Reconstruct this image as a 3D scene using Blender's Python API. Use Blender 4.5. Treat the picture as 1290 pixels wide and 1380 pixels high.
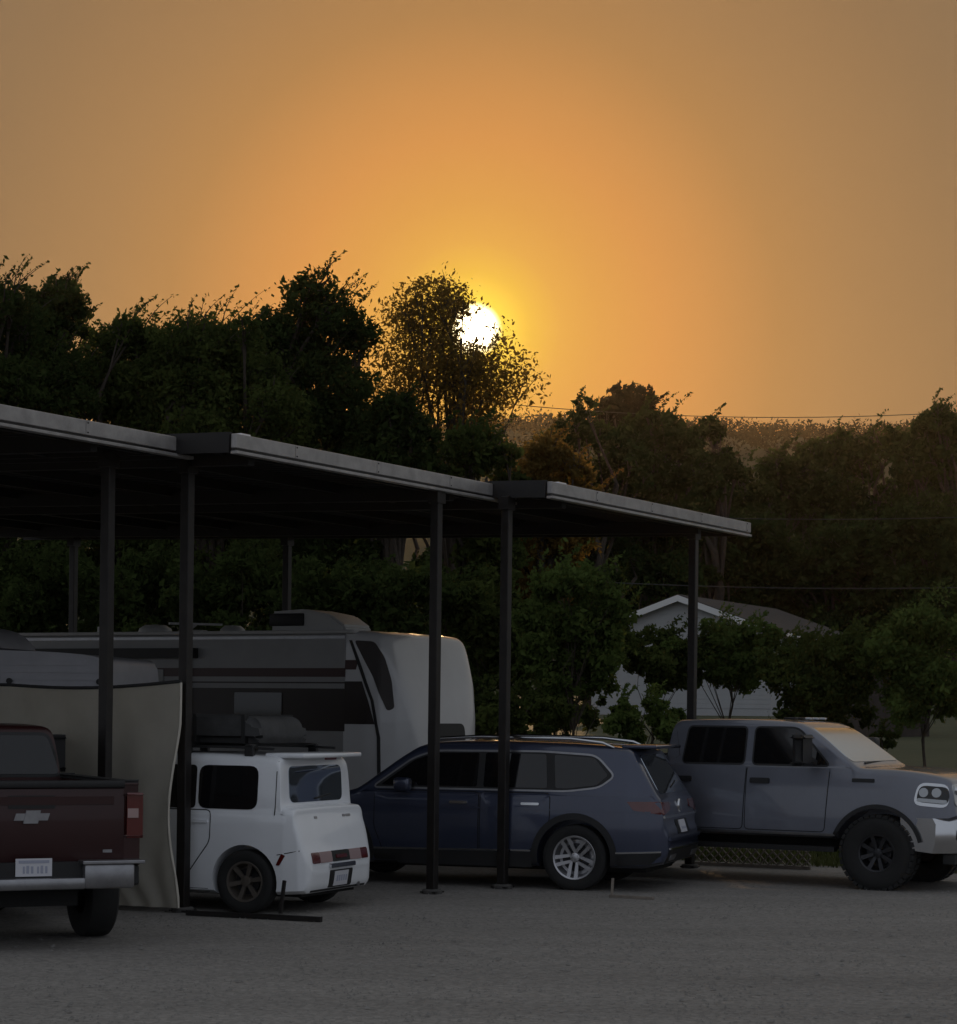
import bpy, bmesh, math, random
import numpy as np
from mathutils import Vector, Matrix
from mathutils.bvhtree import BVHTree
from mathutils.geometry import delaunay_2d_cdt

for o in list(bpy.data.objects):
    bpy.data.objects.remove(o)
S = bpy.context.scene
COL = S.collection
R = math.radians

# ------------------------------------------------------------------ camera
F = 3000.0                     # focal length in pixels of the 1290 px wide photograph
HX, HY = 645.0, 961.0          # where the optical axis meets the picture (the horizon)
EYE = 2.05
ROLL = 0.012
cd = bpy.data.cameras.new('camera')
cam = bpy.data.objects.new('camera', cd)
COL.objects.link(cam)
cd.sensor_fit = 'HORIZONTAL'
cd.sensor_width = 36.0
cd.lens = F / 1290 * 36
cd.shift_y = (HY - 690) / 1290
cd.clip_start, cd.clip_end = 0.5, 6000
cam.matrix_world = Matrix.Translation((0, 0, EYE)) @ Matrix.Rotation(R(90), 4, 'X') @ Matrix.Rotation(ROLL, 4, 'Z')
S.camera = cam

# ------------------------------------------------------------------ sky, sun, exposure
SUN_EL = math.atan((HY - 444) / F)
SUN_AZ = math.atan((640 - HX + ROLL * (444 - HY)) / F)
sun_dir = Vector((math.sin(SUN_AZ) * math.cos(SUN_EL), math.cos(SUN_AZ) * math.cos(SUN_EL), math.sin(SUN_EL)))
W = bpy.data.worlds.new('World')
S.world = W
W.use_nodes = True
nt = W.node_tree
nt.nodes.clear()


def N(tree, typ, **kw):
    n = tree.nodes.new(typ)
    for k, v in kw.items():
        setattr(n, k, v)
    return n


out = N(nt, 'ShaderNodeOutputWorld')
tc = N(nt, 'ShaderNodeTexCoord')
dot = N(nt, 'ShaderNodeVectorMath', operation='DOT_PRODUCT')
dot.inputs[1].default_value = sun_dir
nrm = N(nt, 'ShaderNodeVectorMath', operation='NORMALIZE')
nt.links.new(tc.outputs['Generated'], nrm.inputs[0])
nt.links.new(nrm.outputs[0], dot.inputs[0])
acos = N(nt, 'ShaderNodeMath', operation='ARCCOSINE', use_clamp=False)
mn = N(nt, 'ShaderNodeMath', operation='MINIMUM')
mn.inputs[1].default_value = 0.9999999
nt.links.new(dot.outputs['Value'], mn.inputs[0])
nt.links.new(mn.outputs[0], acos.inputs[0])
dv = N(nt, 'ShaderNodeMath', operation='DIVIDE')
dv.inputs[1].default_value = math.pi
sq = N(nt, 'ShaderNodeMath', operation='SQRT')
nt.links.new(acos.outputs[0], dv.inputs[0])
nt.links.new(dv.outputs[0], sq.inputs[0])
ramp = N(nt, 'ShaderNodeValToRGB')
# angle from the sun (degrees) -> radiance: golden aureole, orange dust, blue-grey sky opposite
STOPS = [(0.0, (1.0, 0.74, 0.10)), (0.8, (1.0, 0.66, 0.035)), (1.4, (0.76, 0.43, 0.026)), (2.2, (0.645, 0.30, 0.034)),
         (3.2, (0.585, 0.245, 0.036)), (4.7, (0.545, 0.205, 0.042)), (5.8, (0.475, 0.188, 0.046)), (7.7, (0.33, 0.152, 0.050)),
         (9.5, (0.275, 0.142, 0.060)), (12.5, (0.215, 0.125, 0.064)), (15, (0.195, 0.125, 0.072)), (20, (0.215, 0.175, 0.14)),
         (27, (0.29, 0.285, 0.275)), (40, (0.29, 0.29, 0.285)), (65, (0.29, 0.30, 0.31)), (110, (0.34, 0.365, 0.41)), (180, (0.36, 0.39, 0.45))]
cr = ramp.color_ramp
while len(cr.elements) < len(STOPS):
    cr.elements.new(0.5)
for e, (a, c) in zip(cr.elements, STOPS):
    e.position = math.sqrt(a / 180)
    e.color = (*c, 1)
nt.links.new(sq.outputs[0], ramp.inputs[0])
sky = N(nt, 'ShaderNodeTexSky', sky_type='NISHITA')
sky.sun_disc = False
sky.sun_elevation = SUN_EL
sky.sun_rotation = SUN_AZ
sky.dust_density = 6
sky.air_density = 1.5
bg1 = N(nt, 'ShaderNodeBackground')
bg1.inputs[1].default_value = 0.002
nt.links.new(sky.outputs[0], bg1.inputs[0])
bg2 = N(nt, 'ShaderNodeBackground')
bg2.inputs[1].default_value = 0.92
nt.links.new(ramp.outputs[0], bg2.inputs[0])
disc = N(nt, 'ShaderNodeMapRange', interpolation_type='SMOOTHSTEP')
disc.inputs['From Min'].default_value = R(0.73)
disc.inputs['From Max'].default_value = R(0.20)
disc.inputs['To Min'].default_value = 0
disc.inputs['To Max'].default_value = 9
nt.links.new(acos.outputs[0], disc.inputs['Value'])
bg3 = N(nt, 'ShaderNodeBackground')
bg3.inputs[0].default_value = (1, 0.86, 0.55, 1)
nt.links.new(disc.outputs[0], bg3.inputs[1])
a1 = N(nt, 'ShaderNodeAddShader')
a2 = N(nt, 'ShaderNodeAddShader')
nt.links.new(bg1.outputs[0], a1.inputs[0])
nt.links.new(bg2.outputs[0], a1.inputs[1])
nt.links.new(a1.outputs[0], a2.inputs[0])
nt.links.new(bg3.outputs[0], a2.inputs[1])
nt.links.new(a2.outputs[0], out.inputs[0])

sl = bpy.data.lights.new('sun', 'SUN')
sl.energy = 2.0
sl.angle = R(0.6)
sl.color = (1.0, 0.62, 0.30)
so = bpy.data.objects.new('sun', sl)
COL.objects.link(so)
so.rotation_euler = (-sun_dir).to_track_quat('-Z', 'Y').to_euler()

S.view_settings.view_transform = 'Standard'
S.view_settings.look = 'None'
S.view_settings.exposure = 0
S.view_settings.gamma = 1
S.render.engine = 'CYCLES'
S.cycles.use_denoising = True
S.cycles.max_bounces = 6
S.cycles.transparent_max_bounces = 6
S.cycles.volume_bounces = 0
S.cycles.sample_clamp_indirect = 4

# ------------------------------------------------------------------ helpers
U = Vector((0.492, 0.8706, 0))     # along the front edge of a carport bay
V = Vector((0.8706, -0.492, 0))    # out of the bay, towards the driveway


def ab(a, b, z=0.0):
    p = U * a + V * b
    return Vector((p.x, p.y, z))


def px(x, y, d):
    """point at depth d seen at pixel (x, y) of the photograph"""
    dx, dy = x - HX, y - HY
    c, s = math.cos(ROLL), math.sin(ROLL)
    ex, ey = c * dx + s * dy, -s * dx + c * dy
    return Vector((ex / F * d, d, EYE - ey / F * d))


def tz(x, y):
    a = 0.492 * x + 0.8706 * y
    t = max(0.0, a - 31.0)
    return 0.034 * min(t, 130) * min(1, t / 6) + 0.012 * max(0, t - 130)


def tag(o, label=None, cat=None, group=None, kind=None):
    if label: o['label'] = label
    if cat: o['category'] = cat
    if group: o['group'] = group
    if kind: o['kind'] = kind
    return o


def empty(name, loc, rz=0):
    o = bpy.data.objects.new(name, None)
    COL.objects.link(o)
    o.location = loc
    o.rotation_euler = (0, 0, rz)
    o.empty_display_size = 0.2
    return o


def obj(name, me, mat=None, parent=None):
    o = bpy.data.objects.new(name, me)
    COL.objects.link(o)
    if mat is not None and not me.materials:
        me.materials.append(mat)
    if parent is not None:
        o.parent = parent
    return o


class MB:
    """collects shapes into one mesh"""

    def __init__(self):
        self.bm = bmesh.new()

    def box(self, x0, x1, y0, y1, z0, z1, bev=0.0, m=None):
        r = bmesh.ops.create_cube(self.bm, size=1)
        vs = r['verts']
        for v in vs:
            v.co = Vector((x0 + (v.co.x + .5) * (x1 - x0), y0 + (v.co.y + .5) * (y1 - y0), z0 + (v.co.z + .5) * (z1 - z0)))
        if bev:
            es = list({e for v in vs for e in v.link_edges})
            rr = bmesh.ops.bevel(self.bm, geom=es, offset=bev, segments=2, affect='EDGES', profile=0.5)
            vs = list({v for f in rr['faces'] for v in f.verts} | {v for v in vs if v.is_valid})
        if m is not None:
            for v in vs:
                v.co = m @ v.co
        return self

    def bar(self, p, q, w, h=None, up=(0, 0, 1)):
        p, q = Vector(p), Vector(q)
        h = h or w
        d = (q - p).normalized()
        s = d.cross(Vector(up))
        if s.length < 1e-4:
            s = d.cross(Vector((1, 0, 0)))
        s.normalize()
        t = s.cross(d).normalized()
        vs = []
        for c in (p, q):
            for i, j in ((-1, -1), (1, -1), (1, 1), (-1, 1)):
                vs.append(self.bm.verts.new(c + s * (i * w / 2) + t * (j * h / 2)))
        for f in ((3, 2, 1, 0), (4, 5, 6, 7), (0, 1, 5, 4), (1, 2, 6, 5), (2, 3, 7, 6), (3, 0, 4, 7)):
            self.bm.faces.new([vs[i] for i in f])
        return self

    def tube(self, pts, rads, n=8, cap=True):
        pts = [Vector(p) for p in pts]
        if not hasattr(rads, '__len__'):
            rads = [rads] * len(pts)
        rings = []
        up = Vector((0.13, 0.2, 1)).normalized()
        for i, p in enumerate(pts):
            d = (pts[min(i + 1, len(pts) - 1)] - pts[max(i - 1, 0)]).normalized()
            s = d.cross(up)
            if s.length < 0.05:
                s = d.cross(Vector((1, 0, 0)))
            s.normalize()
            t = s.cross(d)
            rings.append([self.bm.verts.new(p + (s * math.cos(2 * math.pi * k / n) + t * math.sin(2 * math.pi * k / n)) * rads[i]) for k in range(n)])
        for a, b in zip(rings, rings[1:]):
            for k in range(n):
                self.bm.faces.new((a[k], a[(k + 1) % n], b[(k + 1) % n], b[k]))
        if cap:
            self.bm.faces.new(rings[0][::-1])
            self.bm.faces.new(rings[-1])
        return self

    def lathe(self, prof, n=32, axis='y', m=None):
        """prof: list of (radius, height along the axis)"""
        rings = []
        for r, h in prof:
            ring = []
            for k in range(n):
                a = 2 * math.pi * k / n
                if axis == 'y':
                    c = Vector((r * math.cos(a), h, r * math.sin(a)))
                elif axis == 'z':
                    c = Vector((r * math.cos(a), r * math.sin(a), h))
                else:
                    c = Vector((h, r * math.cos(a), r * math.sin(a)))
                if m is not None:
                    c = m @ c
                ring.append(self.bm.verts.new(c))
            rings.append(ring)
        for a, b in zip(rings, rings[1:]):
            for k in range(n):
                self.bm.faces.new((a[k], a[(k + 1) % n], b[(k + 1) % n], b[k]))
        return self

    def poly(self, pts, th, direction):
        """a flat polygon given thickness along direction"""
        d = Vector(direction)
        a = [self.bm.verts.new(Vector(p)) for p in pts]
        b = [self.bm.verts.new(Vector(p) + d * th) for p in pts]
        n = len(pts)
        self.bm.faces.new(a[::-1])
        self.bm.faces.new(b)
        for k in range(n):
            self.bm.faces.new((a[k], a[(k + 1) % n], b[(k + 1) % n], b[k]))
        return self

    def mesh(self, name, smooth=None):
        bmesh.ops.recalc_face_normals(self.bm, faces=self.bm.faces)
        me = bpy.data.meshes.new(name)
        self.bm.to_mesh(me)
        self.bm.free()
        if smooth is not None:
            smooth_mesh(me, smooth)
        return me

    def build(self, name, mat, parent=None, smooth=None):
        return obj(name, self.mesh(name, smooth), mat, parent)


def smooth_mesh(me, ang=35):
    me.polygons.foreach_set('use_smooth', [True] * len(me.polygons))
    me.set_sharp_from_angle(angle=R(ang))


# ------------------------------------------------------------------ materials
def mat(name, col, rough=0.6, metal=0.0, coat=0.0, spec=0.5, var=0.0, vscale=3.0, bump=0.0, bscale=20.0, col2=None, emit=None, dirt=0.0):
    m = bpy.data.materials.new(name)
    m.use_nodes = True
    t = m.node_tree
    b = t.nodes['Principled BSDF']
    b.inputs['Base Color'].default_value = (*col, 1)
    b.inputs['Roughness'].default_value = rough
    b.inputs['Metallic'].default_value = metal
    b.inputs['Coat Weight'].default_value = coat
    b.inputs['Coat Roughness'].default_value = 0.08
    b.inputs['Specular IOR Level'].default_value = spec
    if emit:
        b.inputs['Emission Color'].default_value = (*emit[0], 1)
        b.inputs['Emission Strength'].default_value = emit[1]
    if var or bump:
        co = N(t, 'ShaderNodeTexCoord')
    if var:
        nz = N(t, 'ShaderNodeTexNoise')
        nz.inputs['Scale'].default_value = vscale
        nz.inputs['Detail'].default_value = 6
        nz.inputs['Roughness'].default_value = 0.65
        t.links.new(co.outputs['Object'], nz.inputs['Vector'])
        rp = N(t, 'ShaderNodeValToRGB')
        c2 = col2 or tuple(max(0, c * (1 - var)) for c in col)
        c1 = col if col2 else tuple(min(1, c * (1 + var)) for c in col)
        rp.color_ramp.elements[0].position = 0.3
        rp.color_ramp.elements[1].position = 0.7
        rp.color_ramp.elements[0].color = (*c2, 1)
        rp.color_ramp.elements[1].color = (*c1, 1)
        t.links.new(nz.outputs['Fac'], rp.inputs[0])
        t.links.new(rp.outputs[0], b.inputs['Base Color'])
        if dirt:
            mr = N(t, 'ShaderNodeMapRange')
            mr.inputs['To Min'].default_value = rough
            mr.inputs['To Max'].default_value = min(1, rough + dirt)
            t.links.new(nz.outputs['Fac'], mr.inputs['Value'])
            t.links.new(mr.outputs[0], b.inputs['Roughness'])
    if bump:
        nb = N(t, 'ShaderNodeTexNoise')
        nb.inputs['Scale'].default_value = bscale
        nb.inputs['Detail'].default_value = 5
        t.links.new(co.outputs['Object'], nb.inputs['Vector'])
        bp = N(t, 'ShaderNodeBump')
        bp.inputs['Strength'].default_value = bump
        bp.inputs['Distance'].default_value = 0.02
        t.links.new(nb.outputs['Fac'], bp.inputs['Height'])
        t.links.new(bp.outputs[0], b.inputs['Normal'])
    return m


def leaf_mat(name, c1, c2, trans=0.45, scale=1.2):
    m = bpy.data.materials.new(name)
    m.use_nodes = True
    t = m.node_tree
    t.nodes.clear()
    o = N(t, 'ShaderNodeOutputMaterial')
    co = N(t, 'ShaderNodeTexCoord')
    nz = N(t, 'ShaderNodeTexNoise')
    nz.inputs['Scale'].default_value = scale
    nz.inputs['Detail'].default_value = 4
    t.links.new(co.outputs['Object'], nz.inputs['Vector'])
    rp = N(t, 'ShaderNodeValToRGB')
    rp.color_ramp.elements[0].position = 0.35
    rp.color_ramp.elements[1].position = 0.68
    rp.color_ramp.elements[0].color = (*c1, 1)
    rp.color_ramp.elements[1].color = (*c2, 1)
    t.links.new(nz.outputs['Fac'], rp.inputs[0])
    d = N(t, 'ShaderNodeBsdfDiffuse')
    tr = N(t, 'ShaderNodeBsdfTranslucent')
    mx = N(t, 'ShaderNodeMixShader')
    mx.inputs[0].default_value = trans
    t.links.new(rp.outputs[0], d.inputs[0])
    t.links.new(rp.outputs[0], tr.inputs[0])
    t.links.new(d.outputs[0], mx.inputs[1])
    t.links.new(tr.outputs[0], mx.inputs[2])
    t.links.new(mx.outputs[0], o.inputs[0])
    return m


M = dict(
    white_paint=mat('white_paint', (0.84, 0.86, 0.89), 0.35, coat=0.8, var=0.04, vscale=2, dirt=0.2),
    blue_paint=mat('blue_paint', (0.044, 0.054, 0.095), 0.36, metal=0.5, coat=1.0, var=0.06, vscale=2),
    grey_paint=mat('grey_paint', (0.17, 0.18, 0.215), 0.36, metal=0.6, coat=0.9, var=0.10, vscale=1.5, dirt=0.15),
    red_paint=mat('red_paint', (0.028, 0.003, 0.003), 0.5, metal=0.1, coat=0.25, var=0.1, vscale=2),
    glass=mat('tinted_glass', (0.008, 0.008, 0.009), 0.04, spec=0.6),
    clear_glass=mat('windshield_glass', (0.46, 0.51, 0.56), 0.04, metal=1.0),
    lamp_glass=mat('lamp_lens', (0.42, 0.44, 0.46), 0.12, coat=1.0, metal=0.3),
    chrome=mat('chrome', (0.62, 0.63, 0.65), 0.16, metal=1.0),
    dull_chrome=mat('dull_chrome', (0.32, 0.32, 0.335), 0.33, metal=0.9, var=0.15, vscale=8),
    black_trim=mat('black_trim', (0.012, 0.012, 0.013), 0.55),
    seam=mat('seam_black', (0.006, 0.006, 0.006), 0.8),
    rubber=mat('rubber', (0.018, 0.018, 0.018), 0.85, bump=0.2, bscale=60),
    dark_rim=mat('dark_rim', (0.05, 0.05, 0.055), 0.4, metal=0.7),
    bronze_rim=mat('dusty_rim', (0.16, 0.14, 0.12), 0.5, metal=0.6),
    silver_rim=mat('silver_rim', (0.5, 0.5, 0.52), 0.3, metal=0.8),
    red_lens=mat('red_lens', (0.10, 0.006, 0.005), 0.2, coat=1.0),
    clear_lens=mat('clear_lens', (0.40, 0.28, 0.27), 0.2, coat=1.0),
    amber=mat('amber_lens', (0.5, 0.16, 0.02), 0.2, coat=1.0),
    plate=mat('plate_white', (0.62, 0.62, 0.66), 0.5),
    plate_ink=mat('plate_ink', (0.36, 0.38, 0.47), 0.6),
    post=mat('post_steel', (0.022, 0.019, 0.018), 0.4, metal=0.4, var=0.3, vscale=6),
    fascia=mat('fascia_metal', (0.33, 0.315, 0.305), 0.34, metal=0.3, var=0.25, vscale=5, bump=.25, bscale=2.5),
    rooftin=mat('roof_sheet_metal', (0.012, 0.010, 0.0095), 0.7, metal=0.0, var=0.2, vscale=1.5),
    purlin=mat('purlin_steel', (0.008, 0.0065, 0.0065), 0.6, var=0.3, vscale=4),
    concrete=mat('concrete', (0.08, 0.076, 0.072), 0.9, var=0.2, vscale=9, bump=0.4, bscale=40),
    tarp=mat('tarp_canvas', (0.60, 0.565, 0.485), 0.85, var=0.10, vscale=1.4, bump=0.12, bscale=7),
    rope=mat('tarp_hem', (0.02, 0.02, 0.02), 0.8),
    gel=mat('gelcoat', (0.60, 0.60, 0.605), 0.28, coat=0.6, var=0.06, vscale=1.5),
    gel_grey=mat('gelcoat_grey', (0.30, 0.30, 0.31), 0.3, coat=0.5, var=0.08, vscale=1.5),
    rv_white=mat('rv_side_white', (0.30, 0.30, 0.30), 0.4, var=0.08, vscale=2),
    rv_maroon=mat('rv_maroon', (0.045, 0.014, 0.012), 0.4),
    rv_dark=mat('rv_brown', (0.022, 0.014, 0.012), 0.4),
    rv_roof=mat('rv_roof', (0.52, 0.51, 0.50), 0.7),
    amber_win=mat('amber_window', (0.05, 0.035, 0.01), 0.15),
    plastic=mat('white_plastic', (0.55, 0.55, 0.54), 0.45),
    camper=mat('ribbed_white', (0.42, 0.42, 0.45), 0.45, var=0.08, vscale=3),
    camper_grey=mat('camper_grey', (0.16, 0.16, 0.18), 0.5, var=0.1, vscale=3),
    cargo=mat('cargo_bag', (0.055, 0.055, 0.056), 0.75, var=0.3, vscale=5, bump=0.5, bscale=6),
    siding=mat('house_siding', (0.36, 0.365, 0.375), 0.7, var=0.06, vscale=1),
    trim=mat('house_trim', (0.66, 0.66, 0.66), 0.6),
    shingle=mat('shingles', (0.048, 0.037, 0.032), 0.9, var=0.25, vscale=2.5, bump=0.3, bscale=8),
    bark=mat('bark', (0.055, 0.042, 0.032), 0.95, var=0.35, vscale=6, bump=0.6, bscale=14),
    wire=mat('wire', (0.03, 0.03, 0.03), 0.6),
    wood=mat('weathered_wood', (0.22, 0.19, 0.16), 0.85, var=0.25, vscale=8),
    leaf_dark=leaf_mat('leaf_dark', (0.030, 0.042, 0.014), (0.060, 0.085, 0.026)),
    leaf_mid=leaf_mat('leaf_mid', (0.045, 0.060, 0.018), (0.090, 0.115, 0.032)),
    leaf_backlit=leaf_mat('leaf_backlit', (0.12, 0.085, 0.025), (0.24, 0.15, 0.04), 0.68),  # orange glow of the low sun put into the leaf colour
    leaf_bright=leaf_mat('leaf_bright', (0.06, 0.085, 0.025), (0.12, 0.17, 0.045), 0.5, 2.0),
    leaf_far=leaf_mat('leaf_far', (0.018, 0.016, 0.009), (0.028, 0.024, 0.012), 0.05, 0.4),
    grass=leaf_mat('grass_blades', (0.06, 0.075, 0.025), (0.11, 0.12, 0.045), 0.3, 0.8),
)


def ground_mat(name, c_lo, c_hi, grain=1.0, patch=0.12):
    m = bpy.data.materials.new(name)
    m.use_nodes = True
    t = m.node_tree
    b = t.nodes['Principled BSDF']
    b.inputs['Roughness'].default_value = 0.92
    b.inputs['Specular IOR Level'].default_value = 0.25
    co = N(t, 'ShaderNodeTexCoord')
    n1 = N(t, 'ShaderNodeTexNoise')
    n1.inputs['Scale'].default_value = patch
    n1.inputs['Detail'].default_value = 5
    n2 = N(t, 'ShaderNodeTexNoise')
    n2.inputs['Scale'].default_value = 9.0
    n2.inputs['Detail'].default_value = 8
    n2.inputs['Roughness'].default_value = 0.75
    n3 = N(t, 'ShaderNodeTexVoronoi')
    n3.inputs['Scale'].default_value = 28.0
    for n in (n1, n2, n3):
        t.links.new(co.outputs['Object'], n.inputs['Vector'])
    mp = N(t, 'ShaderNodeMapping')
    mp.inputs['Rotation'].default_value = (0, 0, R(25))
    mp.inputs['Scale'].default_value = (.12, 1.1, 1)
    t.links.new(co.outputs['Object'], mp.inputs['Vector'])
    n4 = N(t, 'ShaderNodeTexNoise')
    n4.inputs['Scale'].default_value = 1.0
    n4.inputs['Detail'].default_value = 3
    t.links.new(mp.outputs[0], n4.inputs['Vector'])
    ad = N(t, 'ShaderNodeMath', operation='MULTIPLY_ADD')
    ad.inputs[1].default_value = 0.55
    av = N(t, 'ShaderNodeMath', operation='MULTIPLY_ADD')
    av.inputs[1].default_value = 0.5
    hf = N(t, 'ShaderNodeMath', operation='MULTIPLY')
    hf.inputs[1].default_value = 0.5
    t.links.new(n4.outputs['Fac'], hf.inputs[0])
    t.links.new(n1.outputs['Fac'], av.inputs[0])
    t.links.new(hf.outputs[0], av.inputs[2])
    t.links.new(av.outputs[0], ad.inputs[0])
    mu = N(t, 'ShaderNodeMath', operation='MULTIPLY')
    mu.inputs[1].default_value = 0.45
    t.links.new(n2.outputs['Fac'], mu.inputs[0])
    t.links.new(mu.outputs[0], ad.inputs[2])
    rp = N(t, 'ShaderNodeValToRGB')
    rp.color_ramp.elements[0].position = 0.36
    rp.color_ramp.elements[1].position = 0.64
    rp.color_ramp.elements[0].color = (*c_lo, 1)
    rp.color_ramp.elements[1].color = (*c_hi, 1)
    t.links.new(ad.outputs[0], rp.inputs[0])
    sp = N(t, 'ShaderNodeMixRGB', blend_type='MULTIPLY')
    sp.inputs[0].default_value = 0.45 * grain
    vr = N(t, 'ShaderNodeMapRange')
    vr.inputs['To Min'].default_value = 0.45
    vr.inputs['To Max'].default_value = 1.35
    t.links.new(n3.outputs['Color'], vr.inputs['Value'])
    t.links.new(rp.outputs[0], sp.inputs[1])
    t.links.new(vr.outputs[0], sp.inputs[2])
    t.links.new(sp.outputs[0], b.inputs['Base Color'])
    bp = N(t, 'ShaderNodeBump')
    bp.inputs['Strength'].default_value = 0.5
    bp.inputs['Distance'].default_value = 0.012
    t.links.new(n3.outputs['Distance'], bp.inputs['Height'])
    t.links.new(bp.outputs[0], b.inputs['Normal'])
    return m


M['gravel'] = ground_mat('gravel', (0.185, 0.173, 0.160), (0.30, 0.283, 0.263))
M['turf'] = ground_mat('turf', (0.05, 0.058, 0.028), (0.10, 0.098, 0.055), 0.6, 0.2)
M['hillwood'] = ground_mat('hill_cover', (0.03, 0.034, 0.016), (0.055, 0.055, 0.025), 0.5, 0.02)

# ------------------------------------------------------------------ ground, lot, hills
def sheet(name, xs, ys, zf, material, keep=None):
    vs, fs = [], []
    idx = {}
    for j, y in enumerate(ys):
        for i, x in enumerate(xs):
            idx[i, j] = len(vs)
            vs.append((x, y, zf(x, y)))
    for j in range(len(ys) - 1):
        for i in range(len(xs) - 1):
            fs.append((idx[i, j], idx[i + 1, j], idx[i + 1, j + 1], idx[i, j + 1]))
    me = bpy.data.meshes.new(name)
    me.from_pydata(vs, [], fs)
    me.polygons.foreach_set('use_smooth', [True] * len(me.polygons))
    return tag(obj(name, me, material), kind='structure')


gx = list(np.concatenate([np.linspace(-2500, -120, 16)[:-1], np.linspace(-120, 120, 81), np.linspace(120, 2500, 16)[1:]]))
gy = list(np.concatenate([np.linspace(-600, -30, 8)[:-1], np.linspace(-30, 200, 116), np.linspace(200, 3000, 24)[1:]]))
sheet('ground', gx, gy, lambda x, y: tz(x, y), M['turf'])

bm = bmesh.new()
rng = random.Random(5)
edge = []
for b in np.linspace(-45, 45, 91):            # ragged far edge of the gravel
    p = ab(28.9 + 0.25 * math.sin(b * 1.7) + rng.uniform(-.18, .18), b)
    edge.append((p.x, p.y))
pts = edge + [tuple(ab(-40, 45).xy), tuple(ab(-40, -45).xy)]
f = bm.faces.new([bm.verts.new((x, y, 0.006)) for x, y in pts])
bmesh.ops.triangulate(bm, faces=[f])
me = bpy.data.meshes.new('gravel_lot')
bm.to_mesh(me)
bm.free()
lot = tag(obj('gravel_lot', me, M['gravel']), kind='structure')
if me.polygons[0].normal.z < 0:
    me.flip_normals()


def ridge(x):
    return 76 + 3 * math.sin(x / 61) + 2 * math.sin(x / 23 + 1) - 0.00005 * (x - 60) ** 2


hx = list(np.linspace(-500, 700, 121))
hy = list(np.linspace(330, 900, 40))
def hillz(x, y):
    r = max(0, ridge(x))
    t = (y - 330) / 270
    prof = 0.5 - 0.5 * math.cos(math.pi * min(t, 1)) if t < 1 else max(0, 1 - 0.4 * (t - 1))
    return tz(x, 330) * (1 - prof) - 1 + r * prof
sheet('hills', hx, hy, hillz, M['hillwood'])


# ------------------------------------------------------------------ foliage
def quads_mesh(name, C, A, B):
    """C centres, A and B half axes (n,3): one diamond leaf each"""
    n = len(C)
    co = np.empty((n, 4, 3), np.float32)
    co[:, 0] = C - A
    co[:, 1] = C + B - A * 0.15
    co[:, 2] = C + A
    co[:, 3] = C - B - A * 0.15
    me = bpy.data.meshes.new(name)
    me.vertices.add(4 * n)
    me.vertices.foreach_set('co', co.ravel())
    me.loops.add(4 * n)
    me.loops.foreach_set('vertex_index', np.arange(4 * n, dtype=np.int32))
    me.polygons.add(n)
    me.polygons.foreach_set('loop_start', np.arange(0, 4 * n, 4, dtype=np.int32))
    me.polygons.foreach_set('loop_total', np.full(n, 4, np.int32))
    me.update()
    return me


def unit(r, n):
    v = r.normal(size=(n, 3))
    return v / np.linalg.norm(v, axis=1, keepdims=True)


def leaves(r, C, size, droop=0.0):
    n = len(C)
    a = unit(r, n)
    a[:, 2] -= droop
    a /= np.linalg.norm(a, axis=1, keepdims=True)
    b = np.cross(a, unit(r, n))
    b /= np.linalg.norm(b, axis=1, keepdims=True) + 1e-6
    s = size * np.clip(np.exp(r.normal(size=(n, 1)) * .38) * .82, .4, 1.5)
    return a * s, b * s * 0.48


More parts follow.
